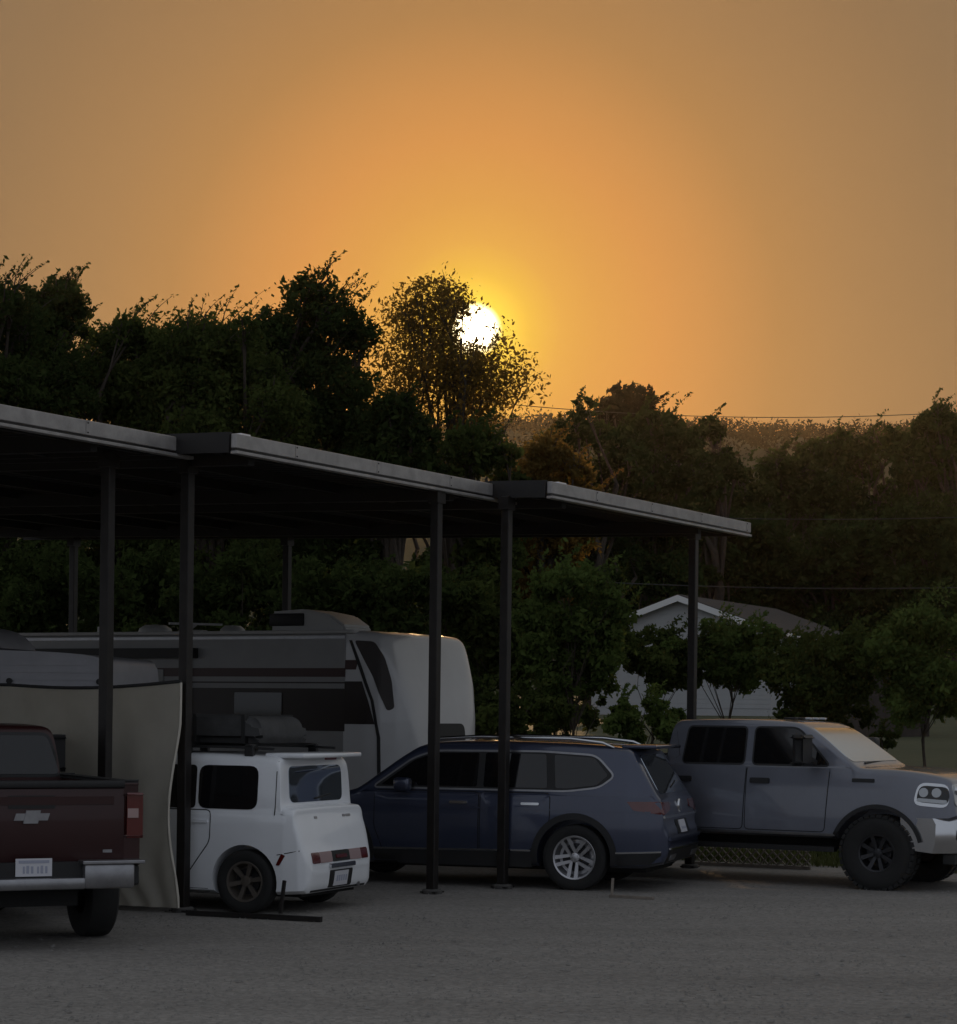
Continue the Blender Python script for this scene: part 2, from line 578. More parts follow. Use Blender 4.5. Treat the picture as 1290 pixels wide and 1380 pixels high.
def make_tree(name, label, loc, height, crown_w, crown_bot, mat_leaf, nleaf, leaf, seed, group=None, cat='tree', blobs=14,
              shoots=8, spread=0.34, depth=None, lean=0.0, gap=None, trunk_r=None, fill=0.45, tops=None, outline=None, limb_every=1):
    """loc on the ground; crown from crown_bot to height, crown_w wide; limbs run to every foliage clump"""
    r = np.random.default_rng(seed)
    root = empty(name, loc)
    hw = crown_w / 2
    dp = (depth or crown_w) / 2
    ch = height - crown_bot
    cl = []
    for k in range(blobs):
        for _ in range(30):
            p = r.uniform(-1, 1, 3)
            if p[0] ** 2 + p[1] ** 2 + p[2] ** 2 < 1:
                break
        rad = r.uniform(0.20, 0.36) * min(hw * 1.3, ch * 0.62)
        c = np.array([p[0] * (hw - rad * .8), p[1] * (dp - rad * .8), crown_bot + rad * .7 + (p[2] * .5 + .5) * (ch - rad * 1.5)])
        c[0] += lean * (c[2] - crown_bot)
        cl.append((c, rad))
    for k in range(max(3, blobs // 2)):           # rounded skyline of the crown
        u_ = r.uniform(-.95, .95)
        rad = r.uniform(0.16, 0.27) * min(hw * 1.3, ch * 0.62)
        zt = height - ch * .42 * (1 - math.sqrt(1 - u_ * u_ * .95)) - rad * r.uniform(.9, 1.6)
        cl.append((np.array([u_ * (hw - rad * .5) + lean * (zt - crown_bot), r.uniform(-.6, .6) * dp, zt]), rad))
    if tops:
        for x, z, rad in tops:
            cl.append((np.array([x, r.uniform(-.3, .3) * dp, z - rad]), rad))
    if outline:
        cl = [q for q in cl if q[0][2] + q[1] * .6 < np.interp(q[0][0], [w_[0] for w_ in outline], [w_[1] for w_ in outline])]
    # trunk and limbs
    tr = trunk_r or 0.022 * height + 0.05
    t = MB()
    th = crown_bot + ch * 0.55
    tp = [Vector((0, 0, -0.15))]
    for k in range(1, 6):
        tp.append(Vector((r.normal() * 0.04 * height * k / 5 + lean * th * k / 8, r.normal() * 0.03 * height, th * k / 5)))
    t.tube(tp, [tr * (1.15, 1, .85, .7, .5, .25)[k] for k in range(6)], 8)
    for c, rad in cl[::limb_every]:
        k = min(4, max(1, int((c[2] * 0.55) / th * 5)))
        s = tp[k]
        e = Vector(c)
        m1 = s.lerp(e, .45) + Vector(r.normal(size=3) * 0.06 * height * .5) + Vector((0, 0, .06 * height))
        t.tube([s, m1, e], [tr * .38, tr * .22, tr * .07], 5, cap=False)
        for _ in range(4):
            q = e + Vector(unit(r, 1)[0]) * rad * .9
            t.tube([m1.lerp(e, r.uniform(.4, 1)), e.lerp(q, .5) + Vector((0, 0, .1 * rad)), q], [tr * .10, tr * .06, tr * .025], 4, cap=False)
    # long shoots that break the outline, leaves along a thin twig
    r2 = np.random.default_rng(seed + 500)
    shoot_leaves = []
    hi_ = sorted(cl[::limb_every], key=lambda q: -q[0][2] - q[1])[:max(3, len(cl[::limb_every]) // 2)]
    for _ in range(int(shoots * 1.7)):
        c, rad = hi_[int(r2.integers(0, len(hi_)))]
        base_ = c + np.array([r2.uniform(-.5, .5), r2.uniform(-.5, .5), .35]) * rad
        L = r2.uniform(.8, 1.55) * rad + 0.25
        dr = np.array([r2.uniform(-.35, .6), r2.uniform(-.3, .3), 1.0])
        nn = 60
        tt = np.linspace(0, 1, nn)[:, None]
        curve = base_ + dr * L * tt + np.array([.35, 0, -.15]) * L * tt ** 2
        if outline and curve[-1][2] > np.interp(curve[-1][0], [w_[0] for w_ in outline], [w_[1] for w_ in outline]):
            continue
        t.tube([Vector(c), *[Vector(q) for q in curve[::9]]], [tr * .09] + [tr * .07 * (1 - k / 7) for k in range(len(curve[::9]))], 4, cap=False)
        shoot_leaves.append(curve + r2.normal(size=(nn, 3)) * 0.055 * (1.35 - tt) * L)
    t.build('trunk', M['bark'], root, smooth=60)
    # leaves
    w = np.array([rad ** 2 for _, rad in cl])
    w /= w.sum()
    Cs = []
    for (c, rad), wk in zip(cl, w):
        nk = int(nleaf * wk)
        ncl = max(5, int(nk / 26))
        d = unit(r, ncl)
        rr = rad * (fill + (1 - fill) * r.uniform(0, 1, (ncl, 1)) ** 0.6) * r.uniform(.75, 1.15, (ncl, 1))
        cen = c + d * rr * np.array([1, 1, 0.85])
        which = r.integers(0, ncl, nk)
        Cs.append(cen[which] + r.normal(size=(nk, 3)) * spread * rad * np.array([.55, .55, .42]))
    nb_ = sum(len(q) for q in Cs)
    C = np.concatenate(Cs + shoot_leaves)
    C = np.concatenate([C, np.where(np.arange(len(C)) < nb_, 1.0, .72)[:, None]], 1)
    C[:, 2] = np.maximum(C[:, 2], 0.08)
    thin = .55 * np.clip((C[:, 2] - (height - .20 * ch)) / (.20 * ch), 0, 1)
    C = C[r.uniform(size=len(C)) > thin]
    if outline:                  # the crown falls away along this line
        lim = np.interp(C[:, 0], [q[0] for q in outline], [q[1] for q in outline]) + r.normal(size=len(C)) * .12
        C = C[C[:, 2] < lim]
    if gap:                      # leaves cleared around the sun disc, standing in for its glare
        g, grad = gap
        q = C[:, :3] - np.array(g)
        dist = np.sqrt(q[:, 0] ** 2 + (q[:, 2] - 0.1 * q[:, 0]) ** 2)
        C = C[dist > grad * (0.9 + 0.25 * np.sin(5 * np.arctan2(q[:, 2], q[:, 0])))]
    sc_ = C[:, 3:4]
    C = C[:, :3]
    A, B = leaves(r, C, leaf * sc_)
    obj('crown', quads_mesh('crown', C, A, B), mat_leaf, root)
    return tag(root, label, cat, group)


def tree_px(name, label, cx, topy, d, wpx, boty, mat_leaf, nleaf, leaf, seed, **kw):
    p = px(cx, topy, d)
    g = tz(p.x, d)
    bot = max(0.1, px(cx, boty, d).z - g)
    return make_tree(name, label, (p.x, d, g), p.z - g, wpx / F * d, bot, mat_leaf, nleaf, leaf, seed, **kw)


GT = 'trees rising behind the carport'
tree_px('leafy_tree', 'dark leafy tree cut by the left edge, above the nearest carport roof', 0, 372, 56, 270, 960, M['leaf_dark'], 76000, .085, 1, group=GT, blobs=34, shoots=16)
tree_px('leafy_tree', 'dark leafy tree with thin curling top shoots, second from the left edge', 72, 366, 60, 150, 940, M['leaf_dark'], 36000, .08, 2, group=GT, blobs=20, shoots=18, fill=.3)
tree_px('leafy_tree', 'rounded dark tree with gaps of sky in its left shoulder', 165, 412, 58, 210, 960, M['leaf_mid'], 60000, .085, 3, group=GT, blobs=28, shoots=16)
tree_px('leafy_tree', 'broad dark green tree directly above the carport roof gap', 285, 404, 57, 250, 960, M['leaf_mid'], 76000, .085, 4, group=GT, blobs=34, shoots=16)
tree_px('leafy_tree', 'tallest dark tree of the left mass, left of the sunlit one', 425, 368, 60, 230, 960, M['leaf_dark'], 76000, .085, 6, group=GT, blobs=34, shoots=22)
p6 = px(618, 350, 66)
sunp = px(641, 445, 66)
tree_px('open_tree', 'thin open-crowned tree with the sun shining through its right side', 618, 350, 66, 270, 640, M['leaf_backlit'], 19000, .072, 7, blobs=36, shoots=22, fill=.1, spread=.55,
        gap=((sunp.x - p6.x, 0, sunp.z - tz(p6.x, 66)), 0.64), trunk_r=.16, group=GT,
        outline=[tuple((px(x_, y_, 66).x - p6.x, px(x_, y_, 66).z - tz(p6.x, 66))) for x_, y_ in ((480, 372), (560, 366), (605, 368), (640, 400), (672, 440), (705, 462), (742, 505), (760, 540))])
tree_px('low_tree', 'low warm-lit tree just right under the sunlit open crown', 735, 578, 62, 160, 940, M['leaf_backlit'], 28000, .09, 9, group='lower trees behind the carport', blobs=22, shoots=10)
tree_px('low_tree', 'low dark tree below the sunlit crown, above the middle roof', 640, 566, 60, 170, 960, M['leaf_mid'], 22000, .11, 10, group='lower trees behind the carport', blobs=22, shoots=8)
tree_px('low_tree', 'low dark tree between the tallest tree and the thin one', 530, 520, 58, 150, 960, M['leaf_dark'], 22000, .11, 11, group='lower trees behind the carport', blobs=22, shoots=6)
GM = 'mid-distance trees right of the sun'
tree_px('dense_tree', 'dense dark tree right of the sun with a ragged rounded top', 800, 535, 108, 160, 900, M['leaf_dark'], 24000, .17, 12, group=GM, blobs=26, shoots=10)
tree_px('dense_tree', 'dense dark tree whose top meets the pale far tree', 880, 540, 112, 160, 900, M['leaf_dark'], 24000, .17, 13, group=GM, blobs=26, shoots=10)
tree_px('pale_tree', 'pale hazy round tree top standing behind the dense dark pair', 851, 516, 190, 100, 640, M['leaf_far'], 8000, .28, 14, blobs=14, shoots=2)
tree_px('dense_tree', 'narrow upright dark tree in front of the far wooded hill', 958, 558, 120, 90, 860, M['leaf_dark'], 14000, .18, 15, group=GM, blobs=18, shoots=6)
GR = 'dark trees behind the house'
for k, (cx, ty, d, w, sd, lb) in enumerate([
        (1040, 598, 138, 160, 21, 'dark tree straight behind the white house, under the hill line'),
        (1120, 580, 142, 160, 22, 'dark tree behind and right of the house roof'),
        (1195, 562, 136, 170, 23, 'broad dark tree second from the right edge, touching the skyline'),
        (1280, 536, 130, 160, 24, 'tallest dark tree at the right edge of the picture'),
        (905, 640, 128, 170, 25, 'dark tree behind the house gable, below the skyline'),
        (1260, 660, 118, 170, 26, 'lower dark tree in front of the tall right-edge tree'),
        (1000, 690, 124, 170, 27, 'lower dark tree rising just over the house roof'),
        (1130, 690, 122, 180, 28, 'lower dark tree right of the house roof, below the middle wire')]):
    tree_px('dark_tree', lb, cx, ty, d, w, 910, M['leaf_dark'], 24000, .20, sd, group=GR, blobs=30, shoots=8)
GS = 'shrubs between the lot and the house'
for k, (cx, ty, d, w, by, ml, n, lf, sd, lb, nm, bl) in enumerate([
        (772, 748, 46, 160, 985, 'leaf_bright', 20000, .075, 31, 'bushy young tree behind the blue car, lighter green than the rest', 'young_tree', 26),
        (655, 770, 48, 140, 1000, 'leaf_mid', 14000, .08, 32, 'tall shrub behind the gap between the two middle posts', 'shrub', 20),
        (985, 832, 52, 190, 945, 'leaf_bright', 15000, .075, 33, 'leafy shrub with drooping branches in front of the house wall', 'shrub', 20),
        (880, 838, 52, 160, 945, 'leaf_mid', 13000, .075, 34, 'shrub hiding the left corner of the house', 'shrub', 18),
        (1118, 840, 50, 190, 1000, 'leaf_mid', 22000, .075, 35, 'dense rounded shrub right of the house, behind the grey truck cab', 'shrub', 26),
        (1250, 810, 48, 170, 1005, 'leaf_bright', 18000, .075, 36, 'tall pointed bush near the right edge above the truck hood', 'shrub', 24),
        (875, 935, 42, 130, 1015, 'leaf_bright', 9000, .055, 37, 'low weedy bush over the roof of the blue car', 'shrub', 14),
        (690, 925, 44, 170, 1015, 'leaf_mid', 11000, .06, 38, 'low undergrowth bush left of the young tree', 'shrub', 16),
        (745, 915, 50, 150, 1000, 'leaf_mid', 11000, .06, 45, 'low dark bush under the right side of the young tree', 'shrub', 16),
        (620, 900, 45, 120, 1005, 'leaf_dark', 11000, .06, 46, 'low dark bush just right of the trailer nose', 'shrub', 16),
        (1190, 985, 46, 60, 1010, 'leaf_mid', 3000, .05, 39, 'small dark bush behind the truck windshield', 'shrub', 8),
        (560, 750, 47, 160, 985, 'leaf_dark', 15000, .085, 40, 'dark shrub above the nose of the travel trailer', 'shrub', 20),
        (450, 740, 48, 180, 985, 'leaf_dark', 16000, .085, 41, 'dark shrub behind the trailer air conditioner', 'shrub', 20),
        (320, 730, 49, 190, 985, 'leaf_dark', 17000, .085, 42, 'dark shrub above the middle of the trailer roof', 'shrub', 20),
        (190, 725, 50, 200, 985, 'leaf_dark', 17000, .085, 43, 'dark shrub between the two left front posts', 'shrub', 20),
        (55, 725, 50, 220, 985, 'leaf_dark', 18000, .085, 44, 'dark shrub at the left edge under the carport roof', 'shrub', 20)]):
    tree_px(nm, lb, cx, ty, d, w, by, M[ml], n, lf, sd, group=GS if nm == 'shrub' else None, cat='shrub' if nm == 'shrub' else 'tree', blobs=bl, shoots=12, trunk_r=.035, fill=.3, limb_every=3 if nm == 'shrub' else 1)

# far wood on the hill: one mass
r = np.random.default_rng(77)
n = 60000
xx = r.uniform(-200, 300, n)
yy = 520 + 90 * r.uniform(0, 1, n)
zz = np.array([hillz(a, b) for a, b in zip(xx, yy)])
hump = 1.8 * np.sin(xx / 2.3 + yy / 9) * np.sin(xx / 5.7) + r.normal(size=n) * .9
C = np.stack([xx, yy, zz + np.maximum(hump, -1) + 1.5], 1)
A, B = leaves(r, C, .6)
tag(obj('far_wood', quads_mesh('far_wood', C, A, B), M['leaf_far']), 'hazy wooded ridge on the skyline right of the sun', 'wood', kind='stuff')

# grass along the edge of the lot
r = np.random.default_rng(78)
n = 42000
aa = 28.7 + 11 * r.uniform(0, 1, n) ** 1.5
bb = r.uniform(-30, 4, n)
xx = .492 * aa + .8706 * bb
yy = .8706 * aa - .492 * bb
hh = r.uniform(.03, .11, n) * (1 + .9 * np.sin(xx * 2.1) * np.sin(yy * 1.3)) + .02 + .02 * (aa - 28.7)
C = np.stack([xx, yy, np.array([tz(a, b) for a, b in zip(xx, yy)]) + hh * .85], 1)
A = np.stack([r.normal(size=n) * .3 * hh, r.normal(size=n) * .3 * hh, hh], 1)
ang = r.uniform(0, math.pi, n)
B = np.stack([np.cos(ang) * .012, np.sin(ang) * .012, np.zeros(n)], 1)
tag(obj('grass', quads_mesh('grass', C, A, B), M['grass']), 'rough grass at the far edge of the gravel lot', 'grass', kind='stuff')

# loose stones on the gravel
r = np.random.default_rng(79)
n = 16000
yy = r.uniform(13.5, 27, n)
xx = r.uniform(-.23, .23, n) * yy
keep = .492 * xx + .8706 * yy < 28
xx, yy = xx[keep], yy[keep]
n = len(xx)
sz = r.uniform(.004, .012, (n, 1)) * (1 + 1.2 * (r.uniform(size=(n, 1)) > .96))
oct_ = np.array([(1, 0, 0), (-.9, .2, 0), (0, 1, .1), (.1, -1, 0), (0, .1, .7), (0, 0, -.6)], np.float32)
th_ = r.uniform(0, 6.28, (n, 1))
co = oct_[None] * sz[:, :, None] * r.uniform(.7, 1.3, (n, 6, 1))
cx_, sx_ = np.cos(th_), np.sin(th_)
rot = np.stack([co[..., 0] * cx_ - co[..., 1] * sx_, co[..., 0] * sx_ + co[..., 1] * cx_, co[..., 2]], -1)
rot += np.stack([xx, yy, .008 + sz[:, 0] * .3], -1)[:, None, :]
tri = np.array([(0, 2, 4), (2, 1, 4), (1, 3, 4), (3, 0, 4)], np.int32)
idx = (tri[None] + 6 * np.arange(n)[:, None, None]).reshape(-1)
me = bpy.data.meshes.new('loose_stones')
me.vertices.add(6 * n)
me.vertices.foreach_set('co', rot.astype(np.float32).ravel())
me.loops.add(len(idx))
me.loops.foreach_set('vertex_index', idx.astype(np.int32))
me.polygons.add(4 * n)
me.polygons.foreach_set('loop_start', np.arange(0, 12 * n, 3, dtype=np.int32))
me.polygons.foreach_set('loop_total', np.full(4 * n, 3, np.int32))
me.update()
tag(obj('loose_stones', me, mat('stone', (0.20, 0.192, 0.182), .9, var=.4, vscale=.9)), 'small loose stones scattered over the gravel lot', 'stones', kind='stuff')

# ------------------------------------------------------------------ house
hp = px(916, 950, 100)
HZ = tz(hp.x, 100)
house = empty('house', (hp.x, 100, HZ), math.atan2(-.44, .898))   # local y runs along the ridge, away from us
gw, gl = 4.3, 13.0
wall_h = px(1030, 853, 100).z - HZ
apex = px(916, 806, 100).z - HZ
base = px(916, 948, 100).z - HZ - 1.2
w = MB()
w.poly([(-gw, 0, base), (gw, 0, base), (gw, 0, wall_h), (0, 0, apex - .12), (-gw, 0, wall_h)], gl, (0, 1, 0))
wl = w.build('wall', M['siding'], house)
for k in range(26):                       # lap siding courses on the gable end
    z0 = base + 1.0 + k * .2
    half = gw if z0 < wall_h - .2 else gw * (apex - .15 - z0 - .2) / (apex - wall_h)
    if half > .2 and z0 < apex - .4:
        MB().box(-half, half, -.02, -.003, z0, z0 + .192).build('siding_board', M['siding'], wl)
sl_ = (apex - wall_h) / gw
for s in (-1, 1):
    e = gw + .5
    q = MB()
    q.poly([(0, -.4, apex), (s * e, -.4, apex - sl_ * e), (s * e, -.4, apex - sl_ * e + .16), (0, -.4, apex + .16)], gl + .8, (0, 1, 0))
    q.build('roof', M['shingle'], house)
    MB().poly([(0, -.43, apex - .16), (s * (e + .02), -.43, apex - sl_ * e - .16), (s * (e + .02), -.43, apex - sl_ * e + .12), (0, -.43, apex + .12)], .028, (0, 1, 0)).build('rake_board', M['trim'], house)
    MB().box(s * e - .02, s * e + .1, -.38, gl + .38, apex - sl_ * e - .02, apex - sl_ * e + .12).build('gutter', M['trim'], house)
tag(house, 'white sided house with brown gable roof, half hidden by shrubs', 'house')

# low pale shed roof among the shrubs at the right
sp_ = px(1215, 888, 75)
gz = tz(sp_.x, 75)
sh = empty('shed', (sp_.x, 75.3, gz), .2)
h_ = sp_.z - gz
MB().box(-1.1, 1.1, 0, 2, -.3, h_ - .12).build('wall', M['shingle'], sh)
MB().box(-1.3, 1.3, -.2, 2.2, h_ - .12, h_ + .02).build('roof', M['plastic'], sh)
tag(sh, 'low shed with pale roof edge showing among shrubs at right', 'shed')

# ------------------------------------------------------------------ wires
def wire(label, y0, x0, y1, x1, d, rad, sag, d1=None):
    p, q = px(x0, y0, d), px(x1, y1, d1 or d)
    pts = []
    for k in range(25):
        t = k / 24
        c = p.lerp(q, t)
        c.z -= sag * 4 * t * (1 - t)
        pts.append(c)
    tag(MB().tube(pts, rad, 5).build('power_line', M['wire'], None, 60), label, 'wire', 'overhead wires')


wire('overhead wire crossing the sky just above the far hill', 540, 640, 545, 1420, 150, .028, 1.0)
wire('upper of the two wires crossing the dark trees at right', 686, 700, 692, 1420, 84, .016, .3)
wire('lower wire crossing the dark trees just above the house', 778, 700, 788, 1420, 78, .018, .25)

# ------------------------------------------------------------------ carport bays
ZR = 4.55
def bay(label, P, width, posts, glints, length=13.0, left_ext=0.0):
    """P: front corner nearest the camera; local x along U (front edge), local y back along -V"""
    root = empty('carport', (P[0], P[1], 0), math.atan2(U.y, U.x))
    # in this frame +x = U and +y = U rotated by 90 degrees = -V
    zz = lambda y: ZR + 0.024 * y
    n = 6
    sw = (width + left_ext) / n
    # one ribbed sheet, shared
    m = MB()
    prof = []
    nr = 5
    for k in range(nr):
        x0 = k * sw / nr
        prof += [(x0, 0), (x0 + sw / nr * .62, 0), (x0 + sw / nr * .68, .03), (x0 + sw / nr * .92, .03), (x0 + sw / nr * .985, 0)]
    prof.append((sw - .004, 0))
    rows = []
    for y in (-.02, length):
        rows.append([m.bm.verts.new((x, y, .16 + .024 * y + z)) for x, z in prof])
    for i in range(len(prof) - 1):
        m.bm.faces.new((rows[0][i], rows[0][i + 1], rows[1][i + 1], rows[1][i]))
    bmesh.ops.solidify(m.bm, geom=list(m.bm.faces), thickness=.004)
    sm = m.mesh('roof_sheet')
    for k in range(n):
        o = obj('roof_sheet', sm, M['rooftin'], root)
        o.location = (k * sw - left_ext, 0, ZR)
    # front fascia: face, shadow groove and lower lip
    fa = MB()
    fa.box(-left_ext, width, -.10, -.035, ZR + .045, ZR + .185, .008)
    fo = fa.build('fascia', M['fascia'], root)
    MB().box(-left_ext, width, -.085, -.035, ZR + .022, ZR + .043).build('groove', M['post'], fo)
    MB().box(-left_ext, width, -.115, -.03, ZR - .012, ZR + .02, .006).build('drip_lip', M['fascia'], fo)
    for x in np.arange(.9, width, 1.55):
        MB().box(x, x + .05, -.104, -.101, ZR + .05, ZR + .18).build('joint_cover', M['fascia'], fo)
        for zz_ in (.07, .16):
            MB().lathe([(.001, -.112), (.007, -.110), (.009, -.104)], 8, 'y', Matrix.Translation((x + .025, 0, ZR + zz_))).build('screw', M['post'], fo)
    xs = (-left_ext - .03, width - .03)
    for x in xs:
        q = MB()
        q.bar((x + .03, -.03, ZR + .10), (x + .03, length, ZR + .10 + .024 * length), .05, .20)
        q.build('side_trim', M['purlin'], root)
    for k in range(11):
        y = .35 + k * (length - .7) / 10
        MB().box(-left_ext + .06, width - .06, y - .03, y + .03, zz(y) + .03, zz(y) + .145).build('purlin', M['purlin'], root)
    for x in (.35, 4.3):
        q = MB()
        q.bar((x, .05, ZR - .02 + .03), (x, length - .1, ZR + .01 + .024 * length), .10, .16)
        q.build('beam', M['purlin'], root)
    for (x, w_) in glints:  # small chrome bars added to give the sun glints along the roof edge
        MB().box(x - w_ / 2, x + w_ / 2, -.06, .10, ZR + .187, ZR + .206, .004).build('glint_bar', M['chrome'], root)
    inv = Matrix.Rotation(-root.rotation_euler.z, 4, 'Z') @ Matrix.Translation((-P[0], -P[1], 0))
    for (x, y) in posts:
        l = inv @ Vector((x, y, 0))
        top = zz(max(l.y, 0)) + .02
        po = MB().box(l.x - .052, l.x + .052, l.y - .052, l.y + .052, .02, top, .008).build('post', M['post'], root)
        MB().box(l.x - .10, l.x + .10, l.y - .10, l.y + .10, .02, .035).build('base_plate', M['post'], po)
        MB().box(l.x - .09, l.x + .09, l.y - .065, l.y + .065, top - .16, top - .02).build('cap_bracket', M['post'], po)
        MB().lathe([(.001, .06), (.10, .06), (.115, .045), (.115, -.1)], 16, 'z', Matrix.Translation((l.x, l.y, 0))).build('footing', M['concrete'], po, 40)
    return tag(root, label, 'carport', 'staggered carport bays')


E1 = Vector((-2.96, 22.2, 0))
P1 = E1 - U * 5.65
P2 = Vector((-2.41, 21.74, 0))
P3 = Vector((0.85, 25.95, 0))
bay('nearest carport bay, its roof running off the left edge', P1.xy, 5.65, [(-3.67, 21.9)], [(5.60, .14)])
bay('middle carport bay roofing the white boxy car', P2.xy, 5.60, [(-2.96, 22.45), (-0.50, 25.1)], [(.10, .16), (5.5, .2)], left_ext=.12)
mid1 = ab(28.3, -19.4)
mid2 = ab(28.3, -23.6)
p933 = ab(27.40, -12.2)
bay('farthest carport bay, ending right of the blue car', P3.xy, 5.72, [(0.302, 25.95), (p933.x, p933.y), tuple(mid1.xy), tuple(mid2.xy)], [(.1, .2)], left_ext=.25)

# ------------------------------------------------------------------ vehicles
def chaikin(p, n=2):
    for _ in range(n):
        q = [p[0]]
        for a, b in zip(p, p[1:]):
            q.append((a[0] * .75 + b[0] * .25, a[1] * .75 + b[1] * .25))
            q.append((a[0] * .25 + b[0] * .75, a[1] * .25 + b[1] * .75))
        q.append(p[-1])
        p = q
    return p


def loft_body(top, bot, wid, belt, tumble, rad, wells=(), shoulder=0.02, step=.05, barrel=1.0):
    """top, bot, wid, rad: polylines over x; closed car shell with wheel wells cut out"""
    top = chaikin(top, 2)
    xs = []
    for (x0, z0), (x1, z1) in zip(top, top[1:]):
        k = max(1, int(math.hypot(x1 - x0, z1 - z0) / step))
        for i in range(k):
            xs.append((x0 + (x1 - x0) * i / k, z0 + (z1 - z0) * i / k))
    xs.append(top[-1])
    ip = lambda pl, x: float(np.interp(x, [p[0] for p in pl], [p[1] for p in pl]))
    bm = bmesh.new()
    rings = []
    for x, zt in xs:
        zb = min(ip(bot, x), zt - .03)
        Wd = ip(wid, x)
        r_ = min(ip(rad, x), (zt - zb) * .45)
        zs = zt - r_

        def side(z):
            hi = lambda q: Wd - barrel * .03 * ((q - .62) / .5) ** 2
            y = Wd - barrel * 0.045 * ((z - .62) / .5) ** 2 if z < .62 else hi(z)
            if z > belt + .02:
                y = hi(belt) - shoulder - (z - belt - .02) * tumble
            elif z > belt:
                y = hi(belt) - shoulder * (z - belt) / .02
            return y
        half = [(0, zb), (side(zb) * .55, zb), (max(side(zb) - .06, .1), zb)]
        lo = np.linspace(min(zb + .035, zs), min(belt, zs), 8)
        for z in lo:
            half.append((side(z), z))
        for t in (.02, .15, .3, .45, .6, .75, .88, 1.0):
            z = min(belt, zs) + max(0, zs - belt) * t if t > .02 else min(belt + .02, zs)
            half.append((side(z), z))
        ys = side(zs)
        for k in range(1, 6):
            a = math.pi / 2 * k / 5
            half.append((ys - r_ * (1 - math.cos(a)) * 1.15, zs + r_ * math.sin(a) * .92))
        yt, ztt = half[-1]
        for t in (.75, .5, .25, 0):
            half.append((yt * t, ztt + (zt - ztt) * (1 - t * t)))
        ring = [bm.verts.new((x, y, z)) for y, z in half]
        ring += [bm.verts.new((x, -y, z)) for y, z in half[-2:0:-1]]
        rings.append(ring)
    for a, b in zip(rings, rings[1:]):
        n = len(a)
        for k in range(n):
            bm.faces.new((a[k], a[(k + 1) % n], b[(k + 1) % n], b[k]))
    bm.faces.new(rings[0][::-1])
    bm.faces.new(rings[-1])
    bmesh.ops.remove_doubles(bm, verts=bm.verts, dist=.0006)
    bmesh.ops.recalc_face_normals(bm, faces=bm.faces)
    me = bpy.data.meshes.new('body')
    bm.to_mesh(me)
    bm.free()
    if wells:
        tmp = bpy.data.objects.new('tmp_body', me)
        COL.objects.link(tmp)
        cm = MB()
        for (x, z, rr, ymin) in wells:
            for s in (-1, 1):
                prof = [(.0005, s * ymin), (rr, s * ymin), (rr, s * 1.6), (.0005, s * 1.6)]
                cm.lathe(prof, 40, 'y', Matrix.Translation((x, 0, z)))
        bmesh.ops.remove_doubles(cm.bm, verts=cm.bm.verts, dist=.002)
        cut = cm.build('tmp_cut', None)
        md = tmp.modifiers.new('b', 'BOOLEAN')
        md.operation = 'DIFFERENCE'
        md.object = cut
        md.solver = 'EXACT'
        dg = bpy.context.evaluated_depsgraph_get()
        me2 = bpy.data.meshes.new_from_object(tmp.evaluated_get(dg))
        bpy.data.objects.remove(tmp)
        bpy.data.objects.remove(cut)
        me = me2
        me.name = 'body'
    smooth_mesh(me, 38)
    return me


def rounded(pts, r, n=4):
    """round the corners of a closed 2D polygon; r may be a number or one per corner"""
    out = []
    m = len(pts)
    for i in range(m):
        p0, p, p1 = Vector(pts[i - 1]), Vector(pts[i]), Vector(pts[(i + 1) % m])
        rr = r[i] if hasattr(r, '__len__') else r
        d0, d1 = (p0 - p), (p1 - p)
        l = min(rr, d0.length * .45, d1.length * .45)
        a, b = p + d0.normalized() * l, p + d1.normalized() * l
        for k in range(n + 1):
            t = k / n
            q = a * (1 - t) ** 2 + p * 2 * t * (1 - t) + b * t * t
            out.append((q.x, q.y))
    return out


def grow(pts, d):
    """offset a closed polygon outwards by d"""
    m = len(pts)
    ar = sum(pts[i - 1][0] * pts[i][1] - pts[i][0] * pts[i - 1][1] for i in range(m))
    sg = 1 if ar > 0 else -1
    out = []
    for i in range(m):
        a, b = Vector(pts[i - 1]), Vector(pts[(i + 1) % m])
        t = (b - a)
        if t.length < 1e-9:
            out.append(pts[i])
            continue
        t.normalize()
        out.append((pts[i][0] + t.y * d * sg, pts[i][1] - t.x * d * sg))
    return out


